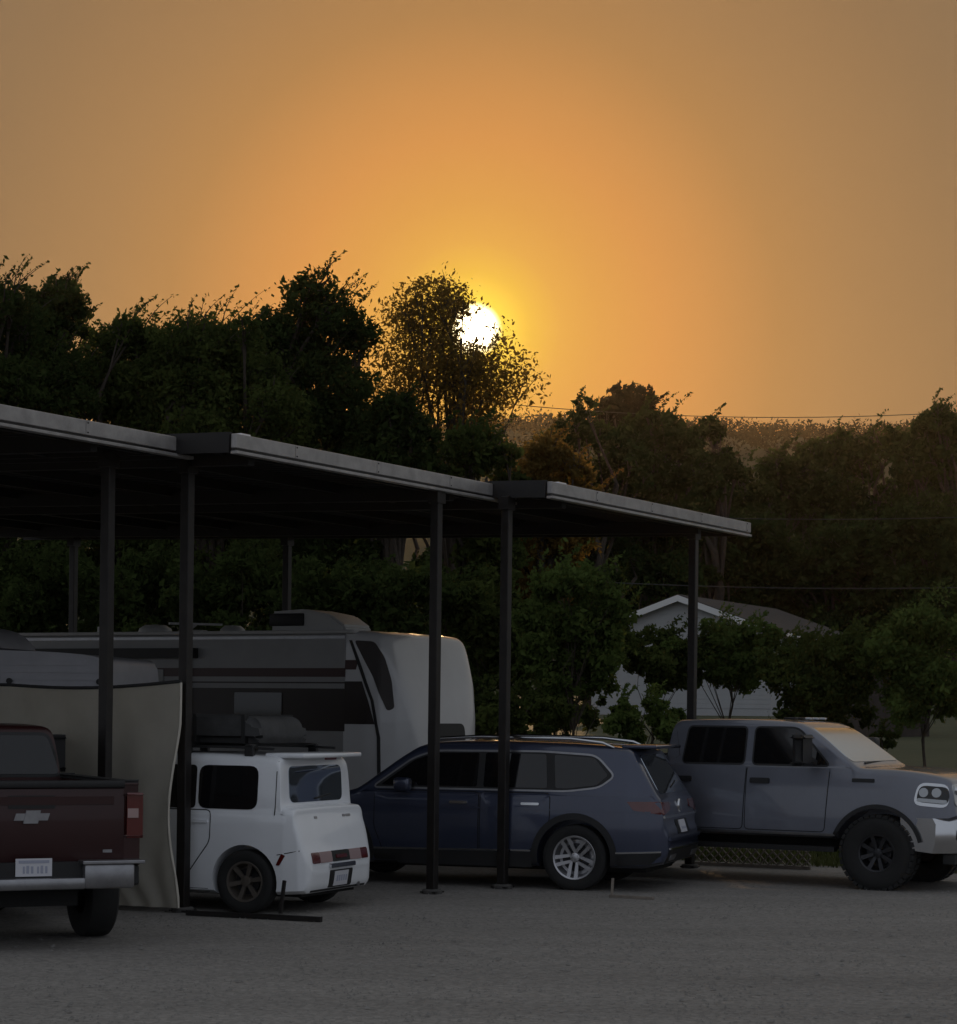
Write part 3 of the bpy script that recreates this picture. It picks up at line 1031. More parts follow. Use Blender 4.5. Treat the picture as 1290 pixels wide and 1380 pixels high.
class Skin:
    """lays panels onto a body surface by ray casting"""

    def __init__(self, me):
        vs = [v.co.copy() for v in me.vertices]
        self.t = BVHTree.FromPolygons(vs, [tuple(p.vertices) for p in me.polygons])

    def cast(self, p, q, plane):
        if plane in ('l', 'r'):
            s = 1 if plane == 'l' else -1
            o, d = Vector((p, 3 * s, q)), Vector((0, -s, 0))
        elif plane in ('b', 'f'):
            s = -1 if plane == 'b' else 1
            o, d = Vector((12 * s, p, q)), Vector((-s, 0, 0))
        else:
            o, d = Vector((p, q, 6)), Vector((0, 0, -1))
        h = self.t.ray_cast(o, d)
        return h[0], h[1], d

    def panel(self, name, pts, plane, off, material, parent, th=.012, grid=.09, smooth=50, label=None):
        v2 = [Vector(p) for p in pts]
        # split long edges
        v3 = []
        for a, b in zip(v2, v2[1:] + v2[:1]):
            k = max(1, int((b - a).length / grid))
            for i in range(k):
                v3.append(a.lerp(b, i / k))
        n = len(v3)
        xs = [p.x for p in v3]
        ys = [p.y for p in v3]
        allv = list(v3)
        gx_ = np.arange(min(xs) + grid / 2, max(xs), grid)
        gy_ = np.arange(min(ys) + grid / 2, max(ys), grid)
        for x in gx_:
            for y in gy_:
                if min((Vector((x, y)) - q).length for q in v3) > grid * .4:
                    allv.append(Vector((x, y)))
        r_ = delaunay_2d_cdt(allv, [(i, (i + 1) % n) for i in range(n)], [], 1, 1e-6)
        co = []
        last = None
        for p in r_[0]:
            h, nr, d = self.cast(p.x, p.y, plane)
            if h is None:
                co.append(None)
                continue
            co.append(h - d * off)
        good = [c for c in co if c is not None]
        if not good:
            return None
        for i, c in enumerate(co):
            if c is None:
                p = r_[0][i]
                j = min((k for k in range(len(co)) if co[k] is not None), key=lambda k: (r_[0][k] - p).length)
                b = co[j].copy()
                if plane in 'lr':
                    b.x, b.z = p.x, p.y
                elif plane in 'bf':
                    b.y, b.z = p.x, p.y
                else:
                    b.x, b.y = p.x, p.y
                co[i] = b
        d = {'l': Vector((0, -1, 0)), 'r': Vector((0, 1, 0)), 'b': Vector((1, 0, 0)), 'f': Vector((-1, 0, 0)), 't': Vector((0, 0, -1))}[plane]
        bm = bmesh.new()
        f_ = [bm.verts.new(c) for c in co]
        k_ = {}
        for tri in r_[2]:
            try:
                bm.faces.new([f_[i] for i in tri])
            except ValueError:
                pass
        bmesh.ops.delete(bm, geom=[v for v in bm.verts if not v.link_faces], context='VERTS')
        bmesh.ops.recalc_face_normals(bm, faces=bm.faces)
        tot = sum((f.normal * f.calc_area() for f in bm.faces), Vector())
        if tot.dot(d) > 0:
            bmesh.ops.reverse_faces(bm, faces=bm.faces)
        be = [e for e in bm.edges if e.is_boundary]
        ex = bmesh.ops.extrude_edge_only(bm, edges=be)
        for g in ex['geom']:
            if isinstance(g, bmesh.types.BMVert):
                g.co += d * (th + off)
        me = bpy.data.meshes.new(name)
        bm.to_mesh(me)
        bm.free()
        smooth_mesh(me, smooth)
        o = obj(name, me, material, parent)
        if label:
            o['label'] = label
        return o


def tyre_mesh(R_, w, rim, lugs=0):
    m = MB()
    h = w / 2
    pr = [(rim - .01, -h * .82), (rim + .01, -h * .9), (rim + (R_ - rim) * .5, -h * 1.0), (R_ - .03, -h * .95), (R_ - .008, -h * .82), (R_, -h * .5), (R_, h * .5),
          (R_ - .008, h * .82), (R_ - .03, h * .95), (rim + (R_ - rim) * .5, h), (rim + .01, h * .9), (rim - .01, h * .82)]
    m.lathe(pr, 40)
    for k in range(lugs):
        a = 2 * math.pi * k / lugs
        for s in (-1, 1):
            q = Matrix.Rotation(-a - s * .04, 4, 'Y') @ Matrix.Translation((R_ - .002, s * h * .62, 0))
            m.box(-.02, .016, -h * .38, h * .38, -.03, .03, m=q)
    for g in (-.28, 0, .28):
        pass
    return m.mesh('tyre', 40)


def rim_mesh(rim, w, spokes, sw, double=0.0, dish=.03):
    """outer face towards +y"""
    m = MB()
    h = w / 2
    m.lathe([(rim - .004, -h * .8), (rim - .004, h * .80), (rim - .012, h * .84), (rim - .03, h * .80), (rim - .035, h * .3), (rim - .06, -h * .2), (.02, -h * .25)], 40)
    m.lathe([(.001, h * .66), (.03, h * .66), (.055, h * .6), (.065, h * .3), (.065, -h * .2)], 24)
    for k in range(spokes):
        a = 2 * math.pi * k / spokes
        for dd in ((-double, double) if double else (0,)):
            q = Matrix.Rotation(-a, 4, 'Y')
            z0, z1 = dd * .75, dd
            vs = []
            for (rr, zz, ww, yy) in ((.04, z0, sw * .8, h * .55), (rim * .55, (z0 + z1) / 2, sw, h * .62), (rim - .02, z1, sw * 1.15, h * .72)):
                for (i, j) in ((-1, -1), (1, -1), (1, 1), (-1, 1)):
                    vs.append(m.bm.verts.new(q @ Vector((rr, yy + (j - 1) * dish / 2, zz + i * ww / 2))))
            for s in (0, 4):
                for k2 in range(4):
                    m.bm.faces.new((vs[s + k2], vs[s + (k2 + 1) % 4], vs[s + 4 + (k2 + 1) % 4], vs[s + 4 + k2]))
    for k in range(5):
        a = 2 * math.pi * k / 5 + .3
        m.lathe([(.001, h * .7), (.009, h * .7), (.009, h * .4)], 8, 'y', Matrix.Translation((.042 * math.cos(a), 0, .042 * math.sin(a))))
    return m.mesh('rim', 35)


def wheels(root, axles, track, R_, w, rim, rmat, spokes, sw, double=0, lugs=0):
    tm = tyre_mesh(R_, w, rim, lugs)
    rm = rim_mesh(rim, w, spokes, sw, double)
    bl = MB().lathe([(.001, -.02), (rim * .62, -.02), (rim * .62, .01), (.001, .01)], 32).mesh('brake_disc', 40)
    for x in axles:
        for s in (1, -1):
            o = obj('wheel', tm, M['rubber'], root)
            o.location = (x, s * track / 2, R_)
            if s < 0:
                o.rotation_euler = (0, 0, math.pi)
            o.rotation_euler.y = 0.2 * s + .1 * x
            obj('rim', rm, rmat, o)
            obj('brake_disc', bl, M['dark_rim'], o)


def arch(skin, name, x, z, r0, r1, side, material, parent, off=.012, zmin=.2):
    a0 = math.asin(max(-1, min(1, (zmin - z) / r1)))
    pts = []
    for k in range(25):
        a = a0 + (math.pi - 2 * a0) * k / 24
        pts.append((x + r1 * math.cos(a), z + r1 * math.sin(a)))
    for k in range(24, -1, -1):
        a = a0 + (math.pi - 2 * a0) * k / 24
        pts.append((x + r0 * math.cos(a), z + r0 * math.sin(a)))
    return skin.panel(name, pts, side, off, material, parent, th=.01, grid=.12)


def seamed(skin, name, pts, side, paint, parent, gap=.011, off=.004):
    skin.panel('door_seam', grow(pts, gap), side, off * .4, M['seam'], parent, th=.004, grid=.15)
    return skin.panel(name, pts, side, off, paint, parent, th=.004, grid=.12)


# ------------------------------------------------------------------ white boxy car
def boxy_car(loc, rz):
    root = empty('compact_car', loc, rz)
    ra = .68                                   # rear axle from the rear end
    o = lambda pl: [(x - ra, z) for x, z in pl]
    top = o([(0, .46), (.012, .58), (.05, .68), (.10, .86), (.15, 1.0), (.155, 1.065), (.175, 1.075), (.27, 1.08), (.295, 1.10), (.315, 1.50), (.34, 1.57), (.42, 1.595), (.9, 1.615),
             (1.7, 1.62), (2.4, 1.60), (2.70, 1.55), (2.85, 1.47), (3.2, 1.10), (3.3, 1.03), (3.75, .94), (3.90, .84), (3.96, .66), (3.98, .5)])
    bot = o([(0, .40), (.015, .28), (.05, .215), (.5, .19), (3.5, .19), (3.9, .22), (3.98, .42)])
    wid = o([(0, .66), (.03, .74), (.10, .79), (.25, .825), (.5, .845), (3.2, .845), (3.7, .80), (3.9, .72), (3.98, .6)])
    rad = o([(0, .10), (.1, .10), (.27, .07), (.4, .10), (2.6, .12), (3.1, .07), (3.98, .1)])
    me = loft_body(top, bot, wid, 1.0, .085, rad, [(0, .33, .365, .52), (2.53, .33, .365, .5)], shoulder=.012)
    body = obj('body', me, M['white_paint'], root)
    sk = Skin(me)
    for s in ('l', 'r'):
        rd = rounded([(.72, .30), (1.25, .30), (1.25, 1.03), (.40, 1.03), (.40, .72)], .06)
        seamed(sk, 'rear_door', rd, s, M['white_paint'], root)
        fd = rounded([(1.28, .30), (2.12, .30), (2.16, 1.03), (1.28, 1.03)], .06)
        seamed(sk, 'front_door', fd, s, M['white_paint'], root)
        for nm, w in (('quarter_window', [(-.13, 1.05), (.55, 1.05), (.55, 1.49), (-.13, 1.49)]),
                      ('side_window', [(.58, 1.05), (1.25, 1.05), (1.25, 1.49), (.58, 1.49)]),
                      ('side_window', [(1.31, 1.05), (2.22, 1.05), (2.04, 1.47), (1.31, 1.49)])):
            p = rounded(w, .10 if nm[0] == 'q' else .05)
            g = sk.panel(nm, p, s, .006, M['glass'], root, th=.006)
        sk.panel('fuel_flap' if s == 'r' else 'door_handle', rounded([(.42, .905), (.62, .905), (.62, .935), (.42, .935)], .012), s, .02, M['white_paint'], root)
        sk.panel('door_handle', rounded([(1.36, .905), (1.56, .905), (1.56, .935), (1.36, .935)], .012), s, .02, M['white_paint'], root)
        sk.panel('side_reflector', rounded([(-.46, .60), (-.40, .50), (-.36, .50), (-.42, .62)], .012), s, .008, M['red_lens'], root)
        sk.panel('sill', [(.42, .2), (2.12, .2), (2.12, .24), (.42, .24)], s, .006, M['black_trim'], root)
        # roof rail with its feet
        sg = 1 if s == 'l' else -1
        MB().tube([(-.25, sg * .68, 1.66), (.2, sg * .68, 1.675), (1.5, sg * .68, 1.675), (1.75, sg * .68, 1.64)], .014, 6).build('roof_rail', M['black_trim'], root, 50)
        mi = MB().box(1.98, 2.12, sg * .86, sg * 1.02, 1.03, 1.19, .03)
        mi.bar((2.03, sg * .80, 1.06), (2.05, sg * .9, 1.08), .05)
        mi.build('wing_mirror', M['white_paint'], root, 50)
    for x in (.02, .75, 1.35):
        cb = MB()
        cb.box(x - .03, x + .03, -.74, .74, 1.685, 1.71, .008)
        cr_ = cb.build('cross_bar', M['black_trim'], root)
        for sg in (-1, 1):
            MB().box(x - .05, x + .05, sg * .70 - .03, sg * .70 + .03, 1.585, 1.70, .01).build('rack_foot', M['black_trim'], cr_)
    # rear window, spoiler and tailgate details
    sk.panel('rear_window', rounded([(-.58, 1.12), (.60, 1.12), (.60, 1.49), (-.58, 1.49)], .09), 'b', .006, M['clear_glass'], root)
    sp = MB().box(-ra + .10, -ra + .55, -.66, .66, 1.572, 1.622, .018)
    so_ = sp.build('roof_spoiler', M['white_paint'], root, 50)
    MB().box(-ra + .125, -ra + .15, -.11, .11, 1.55, 1.584).build('brake_lamp', M['red_lens'], so_)
    for s in ('l', 'r'):
        sk.panel('bumper_seam', [(-.60, .645), (-.37, .60), (-.37, .609), (-.60, .654)], s, .003, M['seam'], root, th=.002)
        sk.panel('pillar_seam', [(-.335, 1.0), (-.327, 1.0), (-.327, 1.54), (-.335, 1.54)], s, .003, M['seam'], root, th=.002)
    sk.panel('fuel_door', rounded([(-.18, .80), (.0, .80), (.0, .96), (-.18, .96)], .03), 'r', .004, M['white_paint'], root)
    MB().bar((-.40, 0.05, 1.15), (-.385, -.32, 1.19), .016).build('rear_wiper', M['black_trim'], root)
    # tail lamps in one low band
    for (y0, y1, mm, nm) in ((-.63, -.47, 'red_lens', 'tail_lamp'), (-.468, -.20, 'clear_lens', 'reverse_lamp'), (-.198, .198, 'black_trim', 'lamp_band'), (.20, .468, 'clear_lens', 'reverse_lamp'), (.47, .63, 'red_lens', 'tail_lamp')):
        q = sk.panel(nm, rounded([(y0, .515), (y1, .515), (y1, .625), (y0, .625)], .02), 'b', .010, M[mm], root)
        if nm == 'lamp_band':
            sk.panel('reflector', [(-.12, .55), (.12, .55), (.12, .585), (-.12, .585)], 'b', .02, M['red_lens'], q)
    sk.panel('tailgate_garnish', rounded([(-.28, .455), (.28, .455), (.28, .50), (-.28, .50)], .015), 'b', .03, M['chrome'], root)
    rc = sk.panel('plate_recess', rounded([(-.26, .25), (.26, .25), (.26, .43), (-.26, .43)], .02), 'b', .004, M['black_trim'], root)
    pl = sk.panel('licence_plate', [(-.155, .265), (.155, .265), (.155, .415), (-.155, .415)], 'b', .012, M['plate'], root)
    for k in range(5):
        sk.panel('plate_mark', [(-.12 + k * .05, .31), (-.09 + k * .05, .31), (-.09 + k * .05, .37), (-.12 + k * .05, .37)], 'b', .014, M['plate_ink'], pl, th=.001)
    for y0, y1 in ((.30, .36), (-.46, -.36), (-.34, -.28)):
        sk.panel('badge', rounded([(y0, .955), (y1, .955), (y1, .98), (y0, .98)], .008), 'b', .006, M['dull_chrome'], root)
    sk.panel('lower_bumper', [(-.62, .222), (.62, .222), (.62, .245), (-.62, .245)], 'b', .004, M['black_trim'], root)
    sk.panel('windshield', rounded([(-.62, 1.10), (.62, 1.10), (.58, 1.48), (-.58, 1.48)], .06), 'f', .006, M['clear_glass'], root)
    for sg in (-1, 1):
        sk.panel('headlight', rounded([(sg * .40, .66), (sg * .66, .66), (sg * .66, .80), (sg * .40, .82)], .04), 'f', .006, M['lamp_glass'], root)
    wheels(root, (0, 2.53), 1.475, .322, .20, .215, M['bronze_rim'], 6, .045)
    ex = MB().tube([(-ra + .02, -.45, .25), (-ra + .3, -.45, .25)], .03, 10).build('exhaust', M['dull_chrome'], root)
    MB().box(-ra + .15, 3.0, -.6, .6, .17, .30).build('underbody', M['seam'], root)
    return tag(root, 'white boxy compact car with roof rack, seen from its rear corner', 'car')


rzb = math.atan2(-V.y, -V.x)                  # heading into the bay
cw = px(334, 1230, 22.5)
near = Vector((cw.x, 22.5, 0))
def swing(deg):
    a = rzb + R(deg)
    return a, Vector((math.sin(a), -math.cos(a), 0))       # heading and the direction to its far side


cube_rz, cube_far = swing(6.5)
cube_loc = near + cube_far * .74
boxy_car(cube_loc, cube_rz)

# ------------------------------------------------------------------ blue SUV
def suv(loc, rz):
    root = empty('suv', loc, rz)
    ra = 1.10
    o = lambda pl: [(x - ra, z) for x, z in pl]
    top = o([(0, .56), (.012, .66), (.02, .72), (.06, .80), (.07, .98), (.10, 1.08), (.14, 1.12), (.42, 1.58), (.47, 1.645), (.6, 1.68), (1.0, 1.715), (1.8, 1.735), (2.6, 1.73), (2.95, 1.70),
             (3.15, 1.63), (3.72, 1.20), (3.85, 1.12), (4.2, 1.08), (4.65, 1.0), (4.9, .88), (5.0, .72), (5.04, .55)])
    bot = o([(0, .50), (.03, .40), (.08, .33), (.3, .28), (4.7, .25), (4.95, .32), (5.04, .48)])
    wid = o([(0, .78), (.02, .83), (.08, .89), (.2, .945), (.5, .98), (.9, .99), (4.2, .985), (4.7, .93), (4.9, .82), (5.04, .6)])
    rad = o([(0, .08), (.1, .08), (.5, .10), (1, .12), (2.9, .12), (3.6, .08), (5.04, .12)])
    me = loft_body(top, bot, wid, 1.10, .26, rad, [(0, .39, .44, .62), (2.98, .39, .44, .6)], shoulder=.02)
    obj('body', me, M['blue_paint'], root)
    sk = Skin(me)
    for s in ('l', 'r'):
        # daylight opening: chrome line, then three panes split by dark pillars
        dlo = rounded([(-.44, 1.34), (-.22, 1.565), (.45, 1.60), (1.75, 1.59), (2.02, 1.50), (2.48, 1.165), (.1, 1.165), (-.28, 1.215)], [.05, .1, .1, .2, .1, .04, .1, .08])
        ch = sk.panel('window_trim', grow(dlo, .022), s, .004, M['dull_chrome'], root, th=.004)
        sk.panel('window_surround', dlo, s, .007, M['black_trim'], ch, th=.004)
        for w in ([(-.38, 1.345), (-.20, 1.545), (.28, 1.575), (.24, 1.185), (.1, 1.185), (-.25, 1.23)], [(.34, 1.185), (1.12, 1.185), (1.12, 1.585), (.38, 1.578)], [(1.20, 1.185), (2.40, 1.185), (2.0, 1.485), (1.74, 1.575), (1.20, 1.583)]):
            sk.panel('side_window', rounded(w, .03), s, .010, M['glass'], root, th=.004)
        d1 = rounded([(.52, .46), (1.14, .40), (1.14, 1.12), (.30, 1.12), (.30, .80)], .06)
        seamed(sk, 'rear_door', d1, s, M['blue_paint'], root)
        d2 = rounded([(1.17, .40), (2.34, .40), (2.46, .70), (2.46, 1.12), (1.17, 1.12)], .06)
        seamed(sk, 'front_door', d2, s, M['blue_paint'], root)
        sk.panel('body_crease', [(-.9, .925), (2.5, .935), (2.5, .948), (-.9, .94)], s, .010, M['blue_paint'], root, th=.006)
        for x in (.42, 1.3):
            sk.panel('door_handle', rounded([(x, .985), (x + .22, .985), (x + .22, 1.015), (x, 1.015)], .013), s, .028, M['chrome'], root)
        for x in (0, 2.98):
            arch(sk, 'arch_cladding', x, .39, .44, .515, s, M['black_trim'], root, zmin=.30)
        cl = sk.panel('sill_cladding', [(.50, .26), (2.48, .26), (2.48, .42), (.50, .44)], s, .012, M['black_trim'], root)
        sk.panel('chrome_strip', [(.52, .445), (2.46, .425), (2.46, .445), (.52, .465)], s, .016, M['chrome'], root, th=.012)
        sk.panel('rear_cladding', [(-1.0, .34), (-.44, .30), (-.49, .44), (-1.02, .465)], s, .010, M['black_trim'], root)
        sk.panel('chrome_strip', [(-1.02, .468), (-.50, .445), (-.50, .463), (-1.02, .486)], s, .018, M['chrome'], root, th=.012)
        tl = sk.panel('tail_lamp', rounded([(-1.05, .90), (-.70, .95), (-.62, 1.05), (-1.0, 1.055)], .02), s, .010, M['red_lens'], root)
        sg = 1 if s == 'l' else -1
        rr = MB()
        rr.tube([(-.42, sg * .77, 1.665), (-.28, sg * .765, 1.72), (.1, sg * .76, 1.762), (1.2, sg * .76, 1.775), (1.7, sg * .77, 1.745), (1.85, sg * .78, 1.70)], [.012, .02, .022, .022, .02, .012], 8)
        rr.build('roof_rail', M['chrome'], root, 50)
        mi = MB().box(1.98, 2.18, sg * .98, sg * 1.14, 1.12, 1.28, .04)
        mi.bar((2.1, sg * .9, 1.14), (2.08, sg * 1.02, 1.16), .06)
        mi.build('wing_mirror', M['blue_paint'], root, 50)
        # lamps that wrap onto the tailgate
        sk.panel('tail_lamp', rounded([(sg * .52, .955), (sg * .86, .90), (sg * .86, 1.05), (sg * .52, 1.045)], .02), 'b', .010, M['red_lens'], root)
        sk.panel('headlight', rounded([(sg * .5, .76), (sg * .76, .74), (sg * .76, .86), (sg * .5, .88)], .03), 'f', .008, M['lamp_glass'], root)
    g = sk.panel('rear_window', rounded([(-.70, 1.14), (.70, 1.14), (.60, 1.58), (-.60, 1.58)], .07), 'b', .006, M['clear_glass'], root)
    MB().bar((-ra + .18, 0, 1.20), (-ra + .22, -.4, 1.26), .015).build('rear_wiper', M['black_trim'], root)
    MB().box(-ra + .20, -ra + .62, -.66, .66, 1.655, 1.70, .015).build('roof_spoiler', M['blue_paint'], root, 50)
    sk.panel('chrome_bar', [(-.86, .862), (.86, .862), (.86, .89), (-.86, .89)], 'b', .022, M['chrome'], root)
    em = MB().lathe([(.001, -.02), (.075, -.02), (.085, 0), (.075, .012), (.06, 0), (.001, 0)], 24, 'x', Matrix.Translation((-ra + .075, 0, .985))).build('emblem', M['chrome'], root, 40)
    sk.panel('plate_recess', rounded([(-.32, .66), (.32, .66), (.32, .83), (-.32, .83)], .03), 'b', .004, M['black_trim'], root)
    pl = sk.panel('licence_plate', [(-.155, .675), (.155, .675), (.155, .82), (-.155, .82)], 'b', .014, M['plate'], root)
    for k in range(5):
        sk.panel('plate_mark', [(-.12 + k * .05, .715), (-.09 + k * .05, .715), (-.09 + k * .05, .775), (-.12 + k * .05, .775)], 'b', .016, M['plate_ink'], pl, th=.001)
    sk.panel('bumper_step', [(-.80, .60), (.80, .60), (.80, .64), (-.80, .64)], 'b', .03, M['blue_paint'], root)
    sk.panel('chrome_strip', [(-.80, .50), (.80, .50), (.80, .52), (-.80, .52)], 'b', .02, M['chrome'], root)
    sk.panel('bumper_cladding', [(-.80, .34), (.80, .34), (.80, .49), (-.80, .49)], 'b', .012, M['black_trim'], root)
    for sg in (-1, 1):
        sk.panel('exhaust_trim', rounded([(sg * .45, .37), (sg * .72, .37), (sg * .72, .44), (sg * .45, .44)], .02), 'b', .022, M['dull_chrome'], root)
    sk.panel('windshield', rounded([(-.70, 1.17), (.70, 1.17), (.62, 1.62), (-.62, 1.62)], .06), 'f', .006, M['clear_glass'], root)
    sk.panel('grille', rounded([(-.46, .66), (.46, .66), (.46, .86), (-.46, .86)], .03), 'f', .012, M['black_trim'], root)
    wheels(root, (0, 2.98), 1.70, .385, .25, .265, M['silver_rim'], 5, .04, double=.045)
    MB().box(-ra + .3, 3.6, -.7, .7, .22, .36).build('underbody', M['seam'], root)
    return tag(root, 'dark blue SUV with chrome roof rails parked behind the carport posts', 'suv')


cw = px(776, 1200, 25.9)
suv_rz, suv_far = swing(12)
suv(Vector((cw.x, 25.9, 0)) + suv_far * .86, suv_rz)

# ------------------------------------------------------------------ pickups
def pickup(name, loc, rz, paint, spec):
    """x from the rear bumper forward; spec gives the sizes"""
    root = empty(name, loc, rz)
    g = spec
    cb, cf, Lh = g['cab'], g['hoodbase'], g['len']
    zr, zb, zh, zs = g['roof'], g['belt'], g['hood'], g['sill']
    hw = g['hw']
    roof_f = g['roof_front']
    fz = g['fbump'][1]
    top = [(cb, zb - .02), (cb + .005, zb + .1), (cb + .06, zr - .12), (cb + .10, zr - .03), (cb + .2, zr), (cb + 1.0, zr + .015), (roof_f - .3, zr), (roof_f, zr - .05), (cf, zh + .02), (cf + .1, zh), (cf + .5, zh),
           (Lh - .4, zh - .04), (Lh - .14, zh - .09), (Lh - .07, zh - .16), (Lh - .05, zh - .36), (Lh - .02, fz + .06)]
    bot = [(cb, zs), (g['front'] + g['well'] * .80, zs), (g['front'] + g['well'] * .95, fz - .04), (Lh - .1, fz - .03), (Lh - .02, fz)]
    wid = [(cb, hw - .05), (cb + .06, hw - .02), (cb + .3, hw), (Lh - .6, hw), (Lh - .25, hw - .03), (Lh - .1, hw - .07), (Lh - .02, hw - .12)]
    rad = [(cb, .06), (cb + .3, .10), (roof_f, .10), (cf, .07), (cf + .4, .09), (Lh - .2, .09), (Lh, .08)]
    me = loft_body(top, bot, wid, zb, g['tumble'], rad, [(g['front'], g['R'], g['well'], .62)], shoulder=.025)
    obj('body', me, paint, root)
    sk = Skin(me)
    for s in ('l', 'r'):
        sg = 1 if s == 'l' else -1
        x0, x1, x2 = cb + .26, cb + 1.07, cb + 1.20
        xr = roof_f - .02
        wt = zr - .10
        wr = rounded([(x0, zb + .035), (x1, zb + .035), (x1, wt), (x0 + .05, wt)], .05)
        wf = rounded([(x2, zb + .035), (g['hoodbase'] - .34, zb + .035), (xr - .10, wt), (x2, wt)], [.05, .03, .1, .05])
        d1 = rounded([(cb + .12, zs + .08), (cb + 1.10, zs + .08), (cb + 1.12, zb), (cb + .12, zb)], .05)
        a = seamed(sk, 'rear_door', d1, s, paint, root)
        d2 = rounded([(cb + 1.14, zs + .08), (cb + 2.16, zs + .08), (cb + 2.20, zb), (cb + 1.14, zb)], .05)
        b = seamed(sk, 'front_door', d2, s, paint, root)
        for w in (wr, wf):
            sk.panel('window_surround', grow(w, .022), s, .004, M['black_trim'], root, th=.003)
            sk.panel('side_window', w, s, .008, M['glass'], root, th=.004)
        for par, x in ((a, cb + .16), (b, cb + 1.19)):
            sk.panel('door_handle', rounded([(x, zb - .20), (x + .25, zb - .20), (x + .25, zb - .135), (x, zb - .135)], .02), s, .035, M['black_trim'], par)
        sk.panel('rocker_line', [(cb + .1, zs + .03), (cb + 2.3, zs + .03), (cb + 2.3, zs + .06), (cb + .1, zs + .06)], s, .012, g['rocker'], root)
        arch(sk, 'arch_lip', g['front'], g['R'], g['well'], g['well'] + .05, s, g['lip'], root, off=.016, zmin=zs)
        sk.panel('fender_badge', rounded([(cf - .02, zb - .16), (cf + .26, zb - .16), (cf + .26, zb - .115), (cf - .02, zb - .115)], .01), s, .01, M['black_trim'], root)
        # tow mirror on two arms
        mi = MB()
        mi.box(g['mir'] - .06, g['mir'] + .07, sg * (hw + .14), sg * (hw + .36), zb + .06, zb + .36, .04)
        mi.bar((g['mir'] + .05, sg * (hw - .06), zb + .06), (g['mir'], sg * (hw + .2), zb + .14), .06)
        mi.build('tow_mirror', M['black_trim'], root, 50)
        st = MB().bar((cb + .05, sg * (hw - .04), zs - .13), (cb + 2.3, sg * (hw - .04), zs - .13), .12, .06)
        st.build('side_step', M['black_trim'], root)
        hl = sk.panel('headlight', rounded([(Lh - .52, zh - .42), (Lh - .1, zh - .45), (Lh - .1, zh - .17), (Lh - .46, zh - .15)], .10), s, .010, M['chrome'], root)
        sk.panel('lens', rounded([(Lh - .485, zh - .38), (Lh - .1, zh - .41), (Lh - .1, zh - .205), (Lh - .44, zh - .185)], .08), s, .016, M['glass'], hl)
        for x_ in (Lh - .39, Lh - .24):
            ring = [(x_ + .055 * math.cos(k * math.pi / 8), zh - .27 + .055 * math.sin(k * math.pi / 8)) for k in range(16)]
            sk.panel('lamp_unit', ring, s, .026, M['lamp_glass'], hl)
        sk.panel('turn_strip', rounded([(Lh - .47, zh - .375), (Lh - .12, zh - .40), (Lh - .12, zh - .355), (Lh - .46, zh - .335)], .015), s, .024, M['lamp_glass'], hl)
        sk.panel('headlight', rounded([(sg * .60, zh - .44), (sg * (hw - .13), zh - .42), (sg * (hw - .13), zh - .17), (sg * .60, zh - .16)], .06), 'f', .012, M['lamp_glass'], root)
        for (yy, zz_) in ((.68, zh - .23), (.78, zh - .24), (.72, zh - .36)):
            lm = MB().lathe([(.001, .02), (.035, .02), (.05, .035), (.055, .02), (.055, -.05)], 16, 'x', Matrix.Translation((Lh - .06, sg * yy, zz_)))
            lm.build('lamp_unit', M['chrome'], root, 40)
        # bed side
        bs = MB()
        bs.bm.free()
        bs.bm = bmesh.new()
    # bed: outer walls with wheel cut-outs, floor and front wall
    bt, bb = g['bed_top'], g['bed_bot']
    xr_ = g['rear']
    for sg in (-1, 1):
        out_ = [(.14, bt)]
        out_ += [(cb - .03, bt), (cb - .03, bb)]
        wl_ = g['well'] + .01
        a0 = math.asin(max(-1, min(1, (bb - g['R']) / wl_)))
        arc = [(xr_ + wl_ * math.cos(a0 + (math.pi - 2 * a0) * k / 20), g['R'] + wl_ * math.sin(a0 + (math.pi - 2 * a0) * k / 20)) for k in range(21)]
        out_ += arc
        out_ += [(.14, bb)]
        m = MB()
        # slightly barrelled outer skin
        fo_ = [m.bm.verts.new((x, sg * (hw - .015 - .03 * ((z - .9) / .5) ** 2), z)) for x, z in out_]
        fi_ = [m.bm.verts.new((x, sg * (hw - .14), z)) for x, z in out_]
        m.bm.faces.new(fo_)
        m.bm.faces.new(fi_[::-1])
        for k in range(len(out_)):
            k2 = (k + 1) % len(out_)
            m.bm.faces.new((fo_[k], fo_[k2], fi_[k2], fi_[k]))
        bmesh.ops.triangulate(m.bm, faces=[f for f in m.bm.faces if len(f.verts) > 4])
        w_ = m.build('bed_side', paint, root)
        MB().box(.12, cb - .03, sg * (hw - .15), sg * (hw - .02), bt, bt + .03, .01).build('rail_cap', M['black_trim'], w_)
        tl = MB().box(.045, .139, sg * (hw - .115), sg * (hw - .012), bb + .24, bt - .09, .02)
        t_ = tl.build('tail_lamp', M['red_lens'], root, 40)
        zc = (bb + .24 + bt - .09) / 2 + .02
        MB().box(.035, .044, sg * (hw - .13), sg * (hw - .035), zc - .04, zc + .04).build('reverse_lens', M['clear_lens'], t_)
        MB().box(.05, .139, sg * (hw - .15), sg * (hw - .03), bb, bb + .235, .012).build('corner_panel', paint, root)
        MB().box(.05, .139, sg * (hw - .15), sg * (hw - .05), bt - .085, bt, .015).build('corner_cap', paint, root)
    MB().box(.14, cb - .03, -hw + .14, hw - .14, bb + .08, bb + .12).build('bed_floor', M['black_trim'], root)
    MB().box(cb - .08, cb - .03, -hw + .14, hw - .14, bb + .12, bt).build('bed_front', paint, root)
    tg = MB().box(.05, .13, -hw + .155, hw - .155, bb + .02, bt - .03, .012)
    tgo = tg.build('tailgate', paint, root, 40)
